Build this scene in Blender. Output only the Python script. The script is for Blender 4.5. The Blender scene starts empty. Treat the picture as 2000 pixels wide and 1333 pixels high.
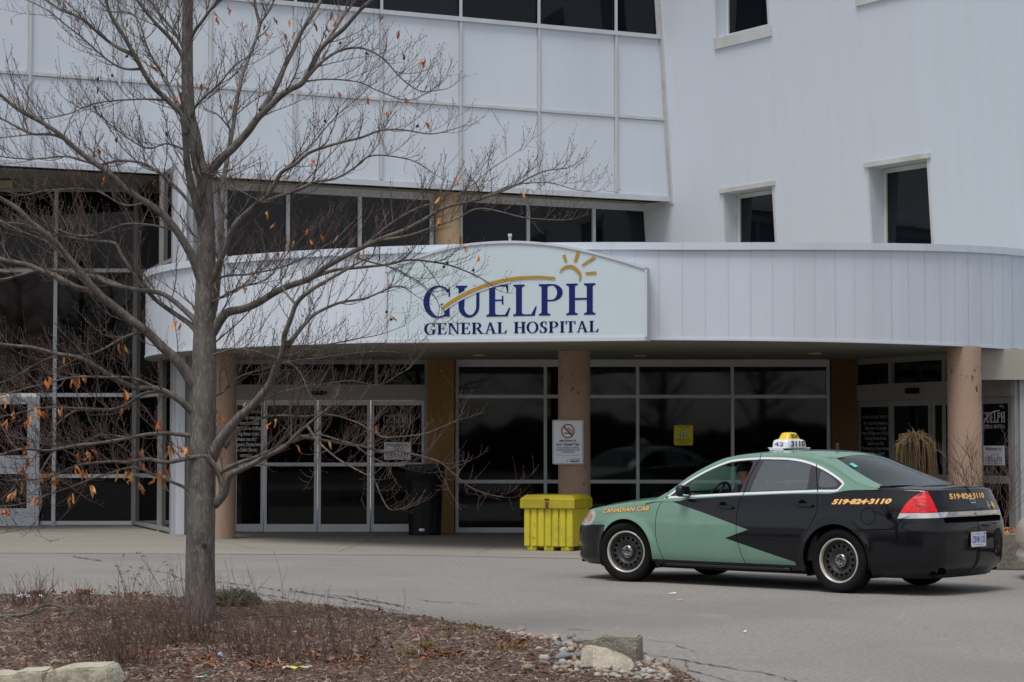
import bpy, bmesh, math, random
from mathutils import Vector, Matrix, noise
from mathutils.geometry import delaunay_2d_cdt
from bisect import bisect_right
R=math.radians
scene=bpy.context.scene
COL=scene.collection
# ---------------------------------------------------------------- camera
FPX,CH,HOR=4200.0,1.55,866.0
PIT=math.atan((HOR-666.5)/FPX)
cd=bpy.data.cameras.new('camera'); cam=bpy.data.objects.new('camera',cd); COL.objects.link(cam)
cam.location=(0,0,CH); cam.rotation_euler=(math.pi/2+PIT,0,0)
cd.sensor_width=36; cd.lens=36*FPX/2000; cd.clip_start=.1; cd.clip_end=5000
cd.dof.use_dof=True; cd.dof.focus_distance=25.0; cd.dof.aperture_fstop=7.1
scene.camera=cam
# ---------------------------------------------------------------- light
SUN_EL,SUN_AZ=66.0,-152.0     # azimuth measured from +Y towards +X
w=bpy.data.worlds.new("World"); scene.world=w; w.use_nodes=True
nt=w.node_tree; bg=nt.nodes['Background']
sky=nt.nodes.new('ShaderNodeTexSky'); sky.sky_type='NISHITA'; sky.sun_disc=False
sky.sun_elevation=R(SUN_EL); sky.sun_rotation=R(SUN_AZ); sky.air_density=1.0; sky.dust_density=1.8; sky.ozone_density=1.0
hs=nt.nodes.new('ShaderNodeHueSaturation'); hs.inputs['Saturation'].default_value=.36
nt.links.new(sky.outputs[0],hs.inputs['Color']); nt.links.new(hs.outputs[0],bg.inputs[0])
bg.inputs[1].default_value=0.085
sd=bpy.data.lights.new('sun','SUN'); sd.energy=1.35; sd.angle=R(26); sd.color=(1,.97,.93)
so=bpy.data.objects.new('sun',sd); COL.objects.link(so)
az,el=R(SUN_AZ),R(SUN_EL)
sdir=Vector((math.sin(az)*math.cos(el),math.cos(az)*math.cos(el),math.sin(el)))
so.rotation_euler=sdir.to_track_quat('Z','Y').to_euler()
so.location=(-20,-20,40)
scene.view_settings.view_transform='Standard'; scene.view_settings.look='None'
scene.view_settings.exposure=0.70; scene.view_settings.gamma=1
# ---------------------------------------------------------------- projection helpers (layout measured from the photo)
def ray(x,y):
    dx,dz=(x-1000)/FPX,-(y-666.5)/FPX; c,s=math.cos(PIT),math.sin(PIT)
    return Vector((dx,c-dz*s,s+dz*c))
CAM=Vector((0,0,CH))
def at_d(x,y,Y):
    r=ray(x,y); return CAM+r*(Y/r.y)
def at_g(x,y,z=0.):
    r=ray(x,y); return CAM+r*((z-CH)/r.z)
def at_p(x,y,p,n):
    r=ray(x,y); return CAM+r*((Vector(p)-CAM).dot(n)/r.dot(n))
def zat(y,d,x=1000): return at_d(x,y,d).z
# ---------------------------------------------------------------- object helpers
def wm(o):
    m=o.matrix_basis.copy()
    return m if o.parent is None else wm(o.parent)@o.matrix_parent_inverse@m
def tag(o,label=None,cat=None,group=None,kind=None):
    if label:o['label']=label
    if cat:o['category']=cat
    if group:o['group']=group
    if kind:o['kind']=kind
    return o
def empty(name,loc,rz=0,label=None,cat=None,group=None):
    o=bpy.data.objects.new(name,None); COL.objects.link(o); o.location=loc; o.rotation_euler=(0,0,rz); o.empty_display_size=.2
    return tag(o,label,cat,group)
class MB:
    def __init__(s): s.v=[];s.f=[];s.m=[];s.n=None;s.sm=[]
    def add(s,vs,fs,mi=0,smooth=False):
        b=len(s.v); s.v.extend([tuple(v) for v in vs])
        for f in fs: s.f.append([i+b for i in f]); s.m.append(mi); s.sm.append(smooth)
        return s
    def box(s,c,d,mi=0,rz=0,bev=0,M=None):
        hx,hy,hz=d[0]/2,d[1]/2,d[2]/2; c=Vector(c); rot=Matrix.Rotation(rz,3,'Z')
        if bev<=0:
            P=[Vector((x*hx,y*hy,z*hz)) for z in(-1,1) for y in(-1,1) for x in(-1,1)]
            F=[(0,2,3,1),(4,5,7,6),(0,1,5,4),(2,6,7,3),(0,4,6,2),(1,3,7,5)]
        else:
            bm=bmesh.new(); bmesh.ops.create_cube(bm,size=1)
            bmesh.ops.scale(bm,vec=d,verts=bm.verts)
            bmesh.ops.bevel(bm,geom=list(bm.edges),offset=min(bev,min(d)*.45),segments=2,affect='EDGES',profile=.5)
            bm.verts.index_update(); P=[v.co.copy() for v in bm.verts]; F=[[v.index for v in f.verts] for f in bm.faces]; bm.free()
        P=[rot@p+c for p in P]
        if M: P=[M@p for p in P]
        return s.add(P,F,mi)
    def quad(s,a,b,c,d,mi=0): return s.add([a,b,c,d],[(0,1,2,3)],mi)
    def slab(s,a,b,thick,z0,z1,mi=0,n=None):
        """vertical slab between plan points a,b ; thickness to the n side"""
        a=Vector(a[:2]);b=Vector(b[:2]);t=(b-a).normalized(); nn=Vector((t.y,-t.x)) if n is None else Vector(n)
        P=[(p.x,p.y,z) for z in(z0,z1) for p in(a,b,b+nn*thick,a+nn*thick)]
        return s.add(P,[(3,2,1,0),(4,5,6,7),(0,1,5,4),(1,2,6,5),(2,3,7,6),(3,0,4,7)],mi)
    def prism(s,poly,dirv,mi=0):
        """closed prism: planar polygon (3d pts) extruded by dirv"""
        n=len(poly); d=Vector(dirv); P=[Vector(p) for p in poly]+[Vector(p)+d for p in poly]
        s.add(P,[list(range(n))[::-1],list(range(n,2*n))]+[(i,(i+1)%n,(i+1)%n+n,i+n) for i in range(n)],mi)
        return s
    def tube(s,pts,rads,n=6,mi=0,cap=True,smooth=True):
        pts=[Vector(p) for p in pts]
        if not hasattr(rads,'__len__'): rads=[rads]*len(pts)
        b=len(s.v); prev=None
        for i,p in enumerate(pts):
            t=(pts[min(i+1,len(pts)-1)]-pts[max(i-1,0)])
            t=t.normalized() if t.length>1e-9 else Vector((0,0,1))
            if prev is None:
                u=t.orthogonal().normalized()
            else:
                u=prev-t*prev.dot(t); u=u.normalized() if u.length>1e-6 else t.orthogonal().normalized()
            prev=u; v=t.cross(u)
            for k in range(n):
                a=2*math.pi*k/n; s.v.append(tuple(p+(u*math.cos(a)+v*math.sin(a))*rads[i]))
        for i in range(len(pts)-1):
            for k in range(n):
                a=b+i*n+k; c=b+i*n+(k+1)%n
                s.f.append([a,c,c+n,a+n]); s.m.append(mi); s.sm.append(smooth)
        if cap:
            s.f.append([b+k for k in range(n)][::-1]); s.m.append(mi); s.sm.append(False)
            e=b+(len(pts)-1)*n; s.f.append([e+k for k in range(n)]); s.m.append(mi); s.sm.append(False)
        return s
    def lathe(s,prof,n=32,mi=0,origin=(0,0,0),axis='Z',smooth=True,a0=0,a1=2*math.pi,M=None):
        o=Vector(origin); b=len(s.v); full=abs(a1-a0-2*math.pi)<1e-6; cnt=n if full else n+1
        for r,z in prof:
            for k in range(cnt):
                a=a0+(a1-a0)*k/n
                if axis=='Z': p=Vector((r*math.cos(a),r*math.sin(a),z))
                else: p=Vector((r*math.cos(a),z,r*math.sin(a)))
                p+=o
                if M: p=M@p
                s.v.append(tuple(p))
        for i in range(len(prof)-1):
            for k in range(n):
                a=b+i*cnt+k; c=b+i*cnt+(k+1)%cnt
                f=[a,c,c+cnt,a+cnt]
                if axis!='Z': f=f[::-1]
                s.f.append(f); s.m.append(mi); s.sm.append(smooth)
        return s
    def build(s,name,mats,parent=None,world=True,auto=None,**kw):
        me=bpy.data.meshes.new(name)
        v=s.v; loc=None
        if parent is None and world and v:
            xs=[p[0] for p in v];ys=[p[1] for p in v];zs=[p[2] for p in v]
            loc=Vector(((min(xs)+max(xs))/2,(min(ys)+max(ys))/2,min(zs)))
            v=[(p[0]-loc.x,p[1]-loc.y,p[2]-loc.z) for p in v]
        me.from_pydata(v,[],s.f)
        if not isinstance(mats,(list,tuple)): mats=[mats]
        for m in mats: me.materials.append(m)
        me.polygons.foreach_set('material_index',s.m)
        me.polygons.foreach_set('use_smooth',s.sm)
        if s.n is not None:
            me.polygons.foreach_set('use_smooth',[True]*len(s.f))
            me.normals_split_custom_set_from_vertices(s.n)
        elif auto is not None:
            me.polygons.foreach_set('use_smooth',[True]*len(s.f)); me.set_sharp_from_angle(angle=R(auto))
        me.update()
        o=bpy.data.objects.new(name,me); COL.objects.link(o)
        if loc is not None: o.location=loc
        if parent is not None:
            o.parent=parent
            if world: o.matrix_parent_inverse=wm(parent).inverted()
        tag(o,kw.get('label'),kw.get('cat'),kw.get('group'),kw.get('kind'))
        return o
def crom(pts,n=6):
    """catmull-rom through points (tuples)"""
    out=[];P=[tuple(p) for p in pts]; N=len(P)
    for i in range(N-1):
        p0=P[max(i-1,0)];p1=P[i];p2=P[i+1];p3=P[min(i+2,N-1)]
        for k in range(n):
            t=k/n;t2=t*t;t3=t2*t
            out.append(tuple(.5*((2*b)+(-a+c)*t+(2*a-5*b+4*c-d)*t2+(-a+3*b-3*c+d)*t3) for a,b,c,d in zip(p0,p1,p2,p3)))
    out.append(P[-1]); return out
def interp(tab,x):
    if x<=tab[0][0]: return tab[0][1]
    if x>=tab[-1][0]: return tab[-1][1]
    for (a,b),(c,d) in zip(tab,tab[1:]):
        if x<=c: return b+(d-b)*(x-a)/(c-a)
class Spl:
    """smooth 1-D table (monotone-ish cubic)"""
    def __init__(s,tab):
        s.x=[a for a,_ in tab]; s.y=[b for _,b in tab]; n=len(tab)
        d=[(s.y[i+1]-s.y[i])/(s.x[i+1]-s.x[i]) for i in range(n-1)]
        m=[d[0]]+[0 if d[i-1]*d[i]<=0 else 2*d[i-1]*d[i]/(d[i-1]+d[i]) for i in range(1,n-1)]+[d[-1]]; s.m=m
    def __call__(s,x):
        if x<=s.x[0]: return s.y[0]
        if x>=s.x[-1]: return s.y[-1]
        i=bisect_right(s.x,x)-1; h=s.x[i+1]-s.x[i]; t=(x-s.x[i])/h
        return (2*t**3-3*t*t+1)*s.y[i]+(t**3-2*t*t+t)*h*s.m[i]+(-2*t**3+3*t*t)*s.y[i+1]+(t**3-t*t)*h*s.m[i+1]
# ---------------------------------------------------------------- materials
def mat(name,col,rough=.6,metal=0,spec=.5,var=0,vscale=3.,bump=0,bscale=40.,coat=0,stretch=None,col2=None,fine=0,fscale=200.,spots=None,trans=0,emit=None,detail=4,gen=False):
    m=bpy.data.materials.new(name); m.use_nodes=True; t=m.node_tree; b=t.nodes['Principled BSDF']
    b.inputs['Base Color'].default_value=(*col,1); b.inputs['Roughness'].default_value=rough; b.inputs['Metallic'].default_value=metal
    b.inputs['Specular IOR Level'].default_value=spec; b.inputs['Coat Weight'].default_value=coat; b.inputs['Coat Roughness'].default_value=.04
    tc=t.nodes.new('ShaderNodeTexCoord'); src=tc.outputs['Object']
    if stretch:
        mp=t.nodes.new('ShaderNodeMapping'); mp.inputs['Scale'].default_value=stretch; t.links.new(src,mp.inputs[0]); src=mp.outputs[0]
    cur=None
    def mixn(fac,a,bcol):
        mx=t.nodes.new('ShaderNodeMix'); mx.data_type='RGBA'; t.links.new(fac,mx.inputs[0])
        if a is None: mx.inputs[6].default_value=(*col,1)
        else: t.links.new(a,mx.inputs[6])
        mx.inputs[7].default_value=(*bcol,1); return mx.outputs[2]
    def ns(scale,det,lo,hi,rough_=.6):
        n=t.nodes.new('ShaderNodeTexNoise'); n.inputs['Scale'].default_value=scale; n.inputs['Detail'].default_value=det; n.inputs['Roughness'].default_value=rough_
        t.links.new(src,n.inputs['Vector']); r=t.nodes.new('ShaderNodeMapRange'); r.inputs[1].default_value=lo; r.inputs[2].default_value=hi
        t.links.new(n.outputs[0],r.inputs[0]); return r.outputs[0]
    if var or col2:
        c2=col2 or tuple(max(0,c*(1-var)) for c in col)
        cur=mixn(ns(vscale,detail,.35,.68),None,c2)
    if fine:
        cur=mixn(ns(fscale,2,.5,.75),cur,tuple(min(1,c*(1+fine)) for c in col))
        cur=mixn(ns(fscale*.83,2,.55,.8),cur,tuple(c*(1-fine*.6) for c in col))
    if spots:
        for (sc_,lo_,hi_,c_) in spots: cur=mixn(ns(sc_,3,lo_,hi_),cur,c_)
    if cur: t.links.new(cur,b.inputs['Base Color'])
    if bump:
        n=t.nodes.new('ShaderNodeTexNoise'); n.inputs['Scale'].default_value=bscale; n.inputs['Detail'].default_value=5
        t.links.new(src,n.inputs['Vector']); bp=t.nodes.new('ShaderNodeBump'); bp.inputs['Strength'].default_value=1; bp.inputs['Distance'].default_value=bump
        t.links.new(n.outputs[0],bp.inputs['Height']); t.links.new(bp.outputs[0],b.inputs['Normal'])
    if trans:
        b.inputs['Transmission Weight'].default_value=trans
    if emit: b.inputs['Emission Color'].default_value=(*emit[0],1); b.inputs['Emission Strength'].default_value=emit[1]
    return m
def ribbed(name,col,period,depth,rough=.5,var=.06,axis=0,vec=None,streak=.1,linew=.07,linecol=.8,noline=False):
    """vertical ribbed metal siding: object coords along axis dir vec (object space is world aligned)"""
    m=mat(name,col,rough,var=0); t=m.node_tree; b=t.nodes['Principled BSDF']
    tc=t.nodes.new('ShaderNodeTexCoord')
    dt=t.nodes.new('ShaderNodeVectorMath'); dt.operation='DOT_PRODUCT'; dt.inputs[1].default_value=vec; t.links.new(tc.outputs['Object'],dt.inputs[0])
    dv=t.nodes.new('ShaderNodeMath'); dv.operation='DIVIDE'; dv.inputs[1].default_value=period; t.links.new(dt.outputs['Value'],dv.inputs[0])
    fr=t.nodes.new('ShaderNodeMath'); fr.operation='FRACT'; t.links.new(dv.outputs[0],fr.inputs[0])
    pg=t.nodes.new('ShaderNodeMath'); pg.operation='PINGPONG'; pg.inputs[1].default_value=.5; t.links.new(fr.outputs[0],pg.inputs[0])
    mr=t.nodes.new('ShaderNodeMapRange'); mr.inputs[1].default_value=0; mr.inputs[2].default_value=linew; mr.interpolation_type='SMOOTHSTEP'; t.links.new(pg.outputs[0],mr.inputs[0])
    bp=t.nodes.new('ShaderNodeBump'); bp.inputs['Distance'].default_value=depth; bp.inputs['Strength'].default_value=1
    t.links.new(mr.outputs[0],bp.inputs['Height']); t.links.new(bp.outputs[0],b.inputs['Normal'])
    # dirt streaks running down, plus soft blotches
    mp=t.nodes.new('ShaderNodeMapping'); mp.inputs['Scale'].default_value=(2.2,2.2,.12); t.links.new(tc.outputs['Object'],mp.inputs[0])
    n=t.nodes.new('ShaderNodeTexNoise'); n.inputs['Scale'].default_value=2.5; n.inputs['Detail'].default_value=6; t.links.new(mp.outputs[0],n.inputs['Vector'])
    r2=t.nodes.new('ShaderNodeMapRange'); r2.inputs[1].default_value=.45; r2.inputs[2].default_value=.8; t.links.new(n.outputs[0],r2.inputs[0])
    mx=t.nodes.new('ShaderNodeMix'); mx.data_type='RGBA'; mx.inputs[6].default_value=(*col,1); mx.inputs[7].default_value=(*[c*(1-streak)*k for c,k in zip(col,(1,.98,.93))],1); t.links.new(r2.outputs[0],mx.inputs[0])
    m2=t.nodes.new('ShaderNodeMix'); m2.data_type='RGBA'; m2.inputs[6].default_value=(*[c*linecol for c in col],1); t.links.new(mx.outputs[2],m2.inputs[7]); t.links.new(mr.outputs[0],m2.inputs[0])
    t.links.new(mx.outputs[2] if noline else m2.outputs[2],b.inputs['Base Color'])
    return m
def tinted_glass(name,tint,fac,ior=1.5):
    """thin tinted car glass: partly see-through, glossy"""
    m=bpy.data.materials.new(name); m.use_nodes=True; t=m.node_tree; t.nodes.clear()
    o=t.nodes.new('ShaderNodeOutputMaterial'); tr=t.nodes.new('ShaderNodeBsdfTransparent'); tr.inputs[0].default_value=(*tint,1)
    gl=t.nodes.new('ShaderNodeBsdfGlossy'); gl.inputs['Roughness'].default_value=.03; gl.inputs[0].default_value=(.9,.95,.95,1)
    fr=t.nodes.new('ShaderNodeFresnel'); ge=t.nodes.new('ShaderNodeNewGeometry'); mr=t.nodes.new('ShaderNodeMapRange'); mr.inputs[3].default_value=ior; mr.inputs[4].default_value=1/ior
    t.links.new(ge.outputs['Backfacing'],mr.inputs[0]); t.links.new(mr.outputs[0],fr.inputs[0])
    ad=t.nodes.new('ShaderNodeMath'); ad.operation='ADD'; ad.inputs[1].default_value=fac; t.links.new(fr.outputs[0],ad.inputs[0])
    mx=t.nodes.new('ShaderNodeMixShader'); t.links.new(ad.outputs[0],mx.inputs[0]); t.links.new(tr.outputs[0],mx.inputs[1]); t.links.new(gl.outputs[0],mx.inputs[2])
    t.links.new(mx.outputs[0],o.inputs[0]); return m
WHITE=(.62,.65,.70)
M={}
M['panel']=mat('white_metal_panel',(.61,.665,.74),.42,var=.09,vscale=1.1,bump=.003,bscale=.7,stretch=(1,1,.16),detail=8)
M['trim']=mat('off_white_trim',(.53,.56,.60),.5,var=.15,vscale=2.2,stretch=(1,1,.3))
M['dirtytrim']=mat('weathered_trim',(.50,.49,.45),.6,var=.35,vscale=3)
M['alum']=mat('grey_aluminium',(.58,.60,.63),.45,metal=.0,var=.12,vscale=1.5)
M['bronze']=mat('dull_frame',(.30,.295,.285),.5,var=.1)
M['frost']=mat('white_door_frame',(.58,.60,.64),.4,var=.08,vscale=2)
def wglass(name,col=(.003,.0035,.004),rough=.02,wav=.0008,spec=.24):
    m=mat(name,col,rough,spec=spec,bump=wav,bscale=1.1); return m
M['glass']=wglass('dark_window_glass'); M['lglass']=tinted_glass('lobby_glass',(.20,.22,.25),.0,1.42); M['glass2']=wglass('dark_upper_glass',(.005,.007,.010),.03,.0012,.3)
M['redglass']=wglass('dark_reddish_interior_glass',(.009,.0035,.003),.03)
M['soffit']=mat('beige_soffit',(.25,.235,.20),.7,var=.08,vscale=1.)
M['pinkcol']=mat('pink_concrete',(.40,.27,.195),.8,var=.22,vscale=1.6,fine=.12,fscale=60,bump=.003,bscale=30,stretch=(1,1,.55),spots=((9,.66,.70,(.12,.06,.035)),(2.3,.62,.8,(.26,.155,.105)),(22,.72,.76,(.07,.035,.02))))
M['ochre']=mat('ochre_stucco',(.27,.155,.05),.85,var=.25,vscale=2,fine=.1,fscale=90)
M['ochre2']=mat('brown_pier',(.15,.08,.03),.85,var=.15,vscale=2)
M['ltochre']=mat('pale_ochre_column',(.62,.44,.26),.8,var=.2,vscale=2.)
M['black']=mat('black_plastic',(.005,.005,.006),.5,spec=.25)
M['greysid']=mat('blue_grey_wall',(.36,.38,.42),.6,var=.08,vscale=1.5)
M['beige']=mat('beige_bulkhead',(.36,.34,.29),.6,var=.08,vscale=1)
M['vinylwhite']=mat('white_lettering',(.75,.76,.78),.5)
M['vinylgrey']=mat('grey_lettering',(.30,.31,.32),.6)
M['navy']=mat('navy_lettering',(.006,.017,.125),.6,spec=.2)
M['gold']=mat('gold_paint',(.42,.23,.012),.5)
M['signface']=mat('sign_face',(.55,.64,.68),.45,var=.05,vscale=.6)
M['paper']=mat('paper',(.84,.85,.93),.7)
M['warn']=mat('yellow_sign',(.78,.66,.008),.5)
M['red']=mat('sign_red',(.38,.012,.02),.5)
M['inkblk']=mat('sign_black',(.02,.02,.022),.6)
M['lightgrey']=mat('sign_white',(.80,.84,.90),.45)
M['lamp']=mat('recessed_lamp',(.7,.6,.4),.4)
# ---------------------------------------------------------------- lettering
_tc={}
def text2d(body,size=1.,bold=0.,shear=0.,sx=1.,align='LEFT',spacing=1.,shearsp=None):
    key=(body,bold,shear,sx,align,spacing)
    if key not in _tc:
        cu=bpy.data.curves.new('txt','FONT'); cu.body=body; cu.size=1; cu.offset=bold; cu.shear=shear; cu.align_x=align; cu.resolution_u=3; cu.space_character=spacing; cu.space_line=1.0
        ob=bpy.data.objects.new('txt',cu); me=bpy.data.meshes.new_from_object(ob)
        _tc[key]=([(v.co.x*sx,v.co.y) for v in me.vertices],[list(p.vertices) for p in me.polygons])
        bpy.data.objects.remove(ob); bpy.data.curves.remove(cu); bpy.data.meshes.remove(me)
    v,f=_tc[key]; return [(x*size,y*size) for x,y in v],f
def fit2d(vf,x0,x1,y0,y1):
    v,f=vf; xs=[p[0] for p in v];ys=[p[1] for p in v]; a,b,c,d=min(xs),max(xs),min(ys),max(ys)
    return [(x0+(p[0]-a)/(b-a)*(x1-x0),y0+(p[1]-c)/(d-c)*(y1-y0)) for p in v],f
SW,TW,SH,SE=.19,.075,.058,.085
def arcb(cx,cy,rx,ry,cx2,cy2,rx2,ry2,a0,a1,n=20):
    o=[];
    for i in range(n):
        q=[]
        for (c,d,e,g,k) in((cx,cy,rx,ry,i),(cx,cy,rx,ry,i+1),(cx2,cy2,rx2,ry2,i+1),(cx2,cy2,rx2,ry2,i)):
            a=R(a0+(a1-a0)*k/n); q.append((c+e*math.cos(a),d+g*math.sin(a)))
        o.append(q)
    return o
def rc(x0,y0,x1,y1): return [(x0,y0),(x1,y0),(x1,y1),(x0,y1)]
def stem(x,w=SW,y0=0,y1=1,top=1,bot=1):
    o=[rc(x,y0,x+w,y1)]
    if top: o+= [rc(x-SE,y1-SH,x,y1),rc(x+w,y1-SH,x+w+SE,y1),[(x-.03,y1-SH),(x,y1-SH),(x,y1-SH-.05)],[(x+w,y1-SH),(x+w+.03,y1-SH),(x+w,y1-SH-.05)]]
    if bot: o+= [rc(x-SE,y0,x,y0+SH),rc(x+w,y0,x+w+SE,y0+SH),[(x-.03,y0+SH),(x,y0+SH+.05),(x,y0+SH)],[(x+w,y0+SH),(x+w,y0+SH+.05),(x+w+.03,y0+SH)]]
    return o
def glyph(c):
    if c=='G': return arcb(.47,.5,.47,.52,.50,.5,.31,.465,38,322,26)+[rc(.66,.03,.83,.44),rc(.54,.39,.94,.44),[(.79,.66),(.84,.64),(.84,.98),(.79,.90)]],.96
    if c=='U': return stem(.10,bot=0,y0=.34)+stem(.66,w=.10,bot=0,y0=.34)+arcb(.43,.34,.33,.36,.465,.36,.195,.30,180,360,16),.92
    if c=='E': return stem(.10)+[rc(.27,.95,.68,1),[(.62,.95),(.68,.74),(.70,.74),(.70,1),(.62,1)],rc(.27,.49,.52,.54),rc(.50,.38,.55,.65),rc(.27,0,.70,.05),[(.60,.05),(.70,.05),(.77,.27),(.73,.27)]],.80
    if c=='L': return stem(.10)+[rc(.27,0,.70,.05),[(.58,.05),(.70,.05),(.76,.30),(.72,.30)]],.76
    if c=='P': return stem(.10)+[rc(.27,.95,.42,1),rc(.27,.45,.42,.50)]+arcb(.42,.725,.35,.275,.42,.725,.17,.225,-90,90,14),.82
    if c=='R': return stem(.10)+[rc(.27,.95,.42,1),rc(.27,.47,.42,.52)]+arcb(.42,.735,.34,.265,.42,.735,.17,.215,-90,90,14)+[[(.38,.49),(.56,.49),(.90,0),(.70,0)],rc(.84,0,.99,.05)],.98
    if c=='H': return stem(.10)+stem(.66)+[rc(.27,.48,.66,.54)],.95
    if c=='N': return stem(.10,w=.07)+stem(.74,w=.07,bot=0)+[[(.06,1),(.28,1),(.81,0),(.74,0),(.72,.02)]],.95
    if c=='A': return [[(.38,1),(.46,1),(.16,0),(.10,0)],[(.38,1),(.50,1),(.84,0),(.65,0)],rc(.22,.33,.66,.38),rc(0,0,.25,.05),rc(.56,0,.94,.05)],.93
    if c=='O': return arcb(.47,.5,.47,.52,.47,.5,.30,.465,0,360,32),.96
    if c=='S': return arcb(.33,.745,.27,.275,.37,.745,.13,.23,40,225,14)+[[(.12,.62),(.22,.66),(.56,.34),(.50,.24)],[(.10,.60),(.13,.72),(.30,.58),(.24,.50)],[(.38,.50),(.46,.54),(.60,.32),(.52,.26)]]+arcb(.32,.26,.28,.28,.28,.26,.15,.23,-150,40,14)+[rc(.50,.72,.55,.99),rc(.03,.02,.08,.30)],.66
    if c=='I': return stem(.10),.38
    if c=='T': return stem(.32,top=0)+[rc(.04,.95,.77,1),[(.02,.72),(.06,.72),(.12,.95),(.04,1),(.02,1)],[(.79,.72),(.75,.72),(.69,.95),(.77,1),(.79,1)]],.82
    return [],.42
def serif(text,gap=.06):
    x=0; out=[]
    for ch in text:
        g,wd=glyph(ch)
        out+=[[(px+x,py) for px,py in q] for q in g]; x+=wd+gap
    return out,x-gap
def put_polys(mb,polys,fn,mi,lift0=0.,step=.0004):
    for i,q in enumerate(polys):
        vs=[fn(u,v,lift0+step*(i%7)) for u,v in q]
        mb.add(vs,[list(range(len(vs)))],mi)
def put_text(mb,vf,fn,mi,lift=0.):
    v,f=vf; mb.add([fn(x,y,lift) for x,y in v],f,mi)
def stroke(pts,wd):
    """list of quads following a polyline with widths"""
    o=[];n=len(pts);off=[]
    for i,p in enumerate(pts):
        a=pts[max(i-1,0)];b=pts[min(i+1,n-1)];dx,dy=b[0]-a[0],b[1]-a[1];l=math.hypot(dx,dy) or 1
        w_=wd[i]/2 if hasattr(wd,'__len__') else wd/2
        off.append((-dy/l*w_,dx/l*w_))
    for i in range(n-1):
        (ax,ay),(bx,by)=pts[i],pts[i+1];(ox,oy),(px,py)=off[i],off[i+1]
        o.append([(ax-ox,ay-oy),(bx-px,by-py),(bx+px,by+py),(ax+ox,ay+oy)])
    return o
# logo artwork measured in the enlarged crop of the sign: crop px -> fn
def logo(mb,fn,navy,gold,lift=.004,sub=True):
    """hospital wordmark; fn(u,v,lift) with u right, v up, unit = crop px of the sign"""
    L,wd=serif('GUELPH',.045); sc=(1462-300)/wd
    gs=[]
    x=0
    for ch in 'GUELPH':
        g,w_=glyph(ch)
        for q in g: gs.append([(300+(px+x)*sc,-(625-(x+px)*22/wd)+py*212) for px,py in q])
        x+=w_+.045
    put_polys(mb,gs,fn,navy,lift)
    if sub:
        L,wd=serif('GENERAL HOSPITAL',.08); sc=(1478-305)/wd
        put_polys(mb,[[(305+px*sc+dx,-(738-px*18/wd)+py*76) for px,py in q] for dx in(0,3.) for q in L],fn,navy,lift)
    # clear halo either side of the swoosh, then the swoosh
    sw=crom([(428,-562),(520,-500),(640,-438),(780,-388),(920,-360),(1060,-351),(1192,-358)],8); n=len(sw)
    halo=[(x,y-2) for x,y in sw]
    q=stroke(halo,[40+8*math.sin(3.14*i/n) if i<n*.62 else 0 for i in range(n)])
    put_polys(mb,[p for i,p in enumerate(q) if i<n*.6],fn,2,lift+.004)
    put_polys(mb,stroke(sw,[26*(1-.55*abs(i/n-.3)) for i in range(n-1)]+[3]),fn,gold,lift+.008)
    arc=crom([(1218,-322),(1240,-293),(1275,-279),(1310,-284),(1345,-315),(1358,-345),(1350,-377)],5); n=len(arc)
    put_polys(mb,stroke(arc,[2+20*math.sin(math.pi*min(1,(i+.2)/n))**.7 for i in range(n)]),fn,gold,lift+.008)
    for a,b,c,d in(((1236,-204),(1256,-197),(1268,-246),(1254,-248)),((1331,-181),(1356,-178),(1332,-247),(1313,-247)),((1443,-212),(1466,-222),(1372,-277),(1365,-268)),((1392,-318),(1462,-312),(1468,-330),(1393,-332))):
        put_polys(mb,[[d,c,b,a]],fn,gold,lift+.008)
# ================================================================ GROUND
M['asphalt']=mat('old_grey_asphalt',(.242,.228,.213),.9,var=.13,vscale=.45,fine=.5,fscale=24,bump=.008,bscale=60,detail=8,spots=((.30,.46,.70,(.20,.188,.175)),(1.3,.60,.80,(.27,.255,.235)),(3.1,.68,.78,(.15,.14,.133)),(38,.60,.66,(.15,.142,.135)),(31,.64,.70,(.38,.36,.34))))
M['concrete']=mat('walkway_concrete',(.27,.25,.215),.9,var=.16,vscale=.9,fine=.18,fscale=60,bump=.003,bscale=40,stretch=(.35,1,1))
M['crack']=mat('dark_crack',(.085,.08,.075),.95)  # dark colour of the pavement cracks
M['curbc']=mat('old_kerb_concrete',(.20,.18,.15),.9,var=.4,vscale=3,fine=.3,fscale=60,bump=.01,bscale=20)
def patch_grid(mb,x0,x1,y0,y1,z,mi=0): mb.quad((x0,y0,z),(x1,y0,z),(x1,y1,z),(x0,y1,z),mi)
g=MB(); patch_grid(g,-600,600,-600,900,0)
rg=random.Random(5)
def crackline(mb,px,wd=.02,z=.006,jit=.03):
    P=[at_g(x,y) for x,y in px]; out=[]
    for a,b in zip(P,P[1:]):
        n=max(2,int((b-a).length/.09))
        for i in range(n): out.append(a.lerp(b,i/n)+Vector((rg.gauss(0,jit)*.5,rg.gauss(0,jit),0)))
    out.append(P[-1])
    ws=[wd*.62*rg.choice((.12,.4,.7,1.,1.2)) for _ in out]; ws[0]=ws[-1]=.002
    for q in stroke([(p.x,p.y) for p in out],ws): mb.add([(a,b,z) for a,b in q],[(0,1,2,3)],1)
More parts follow.
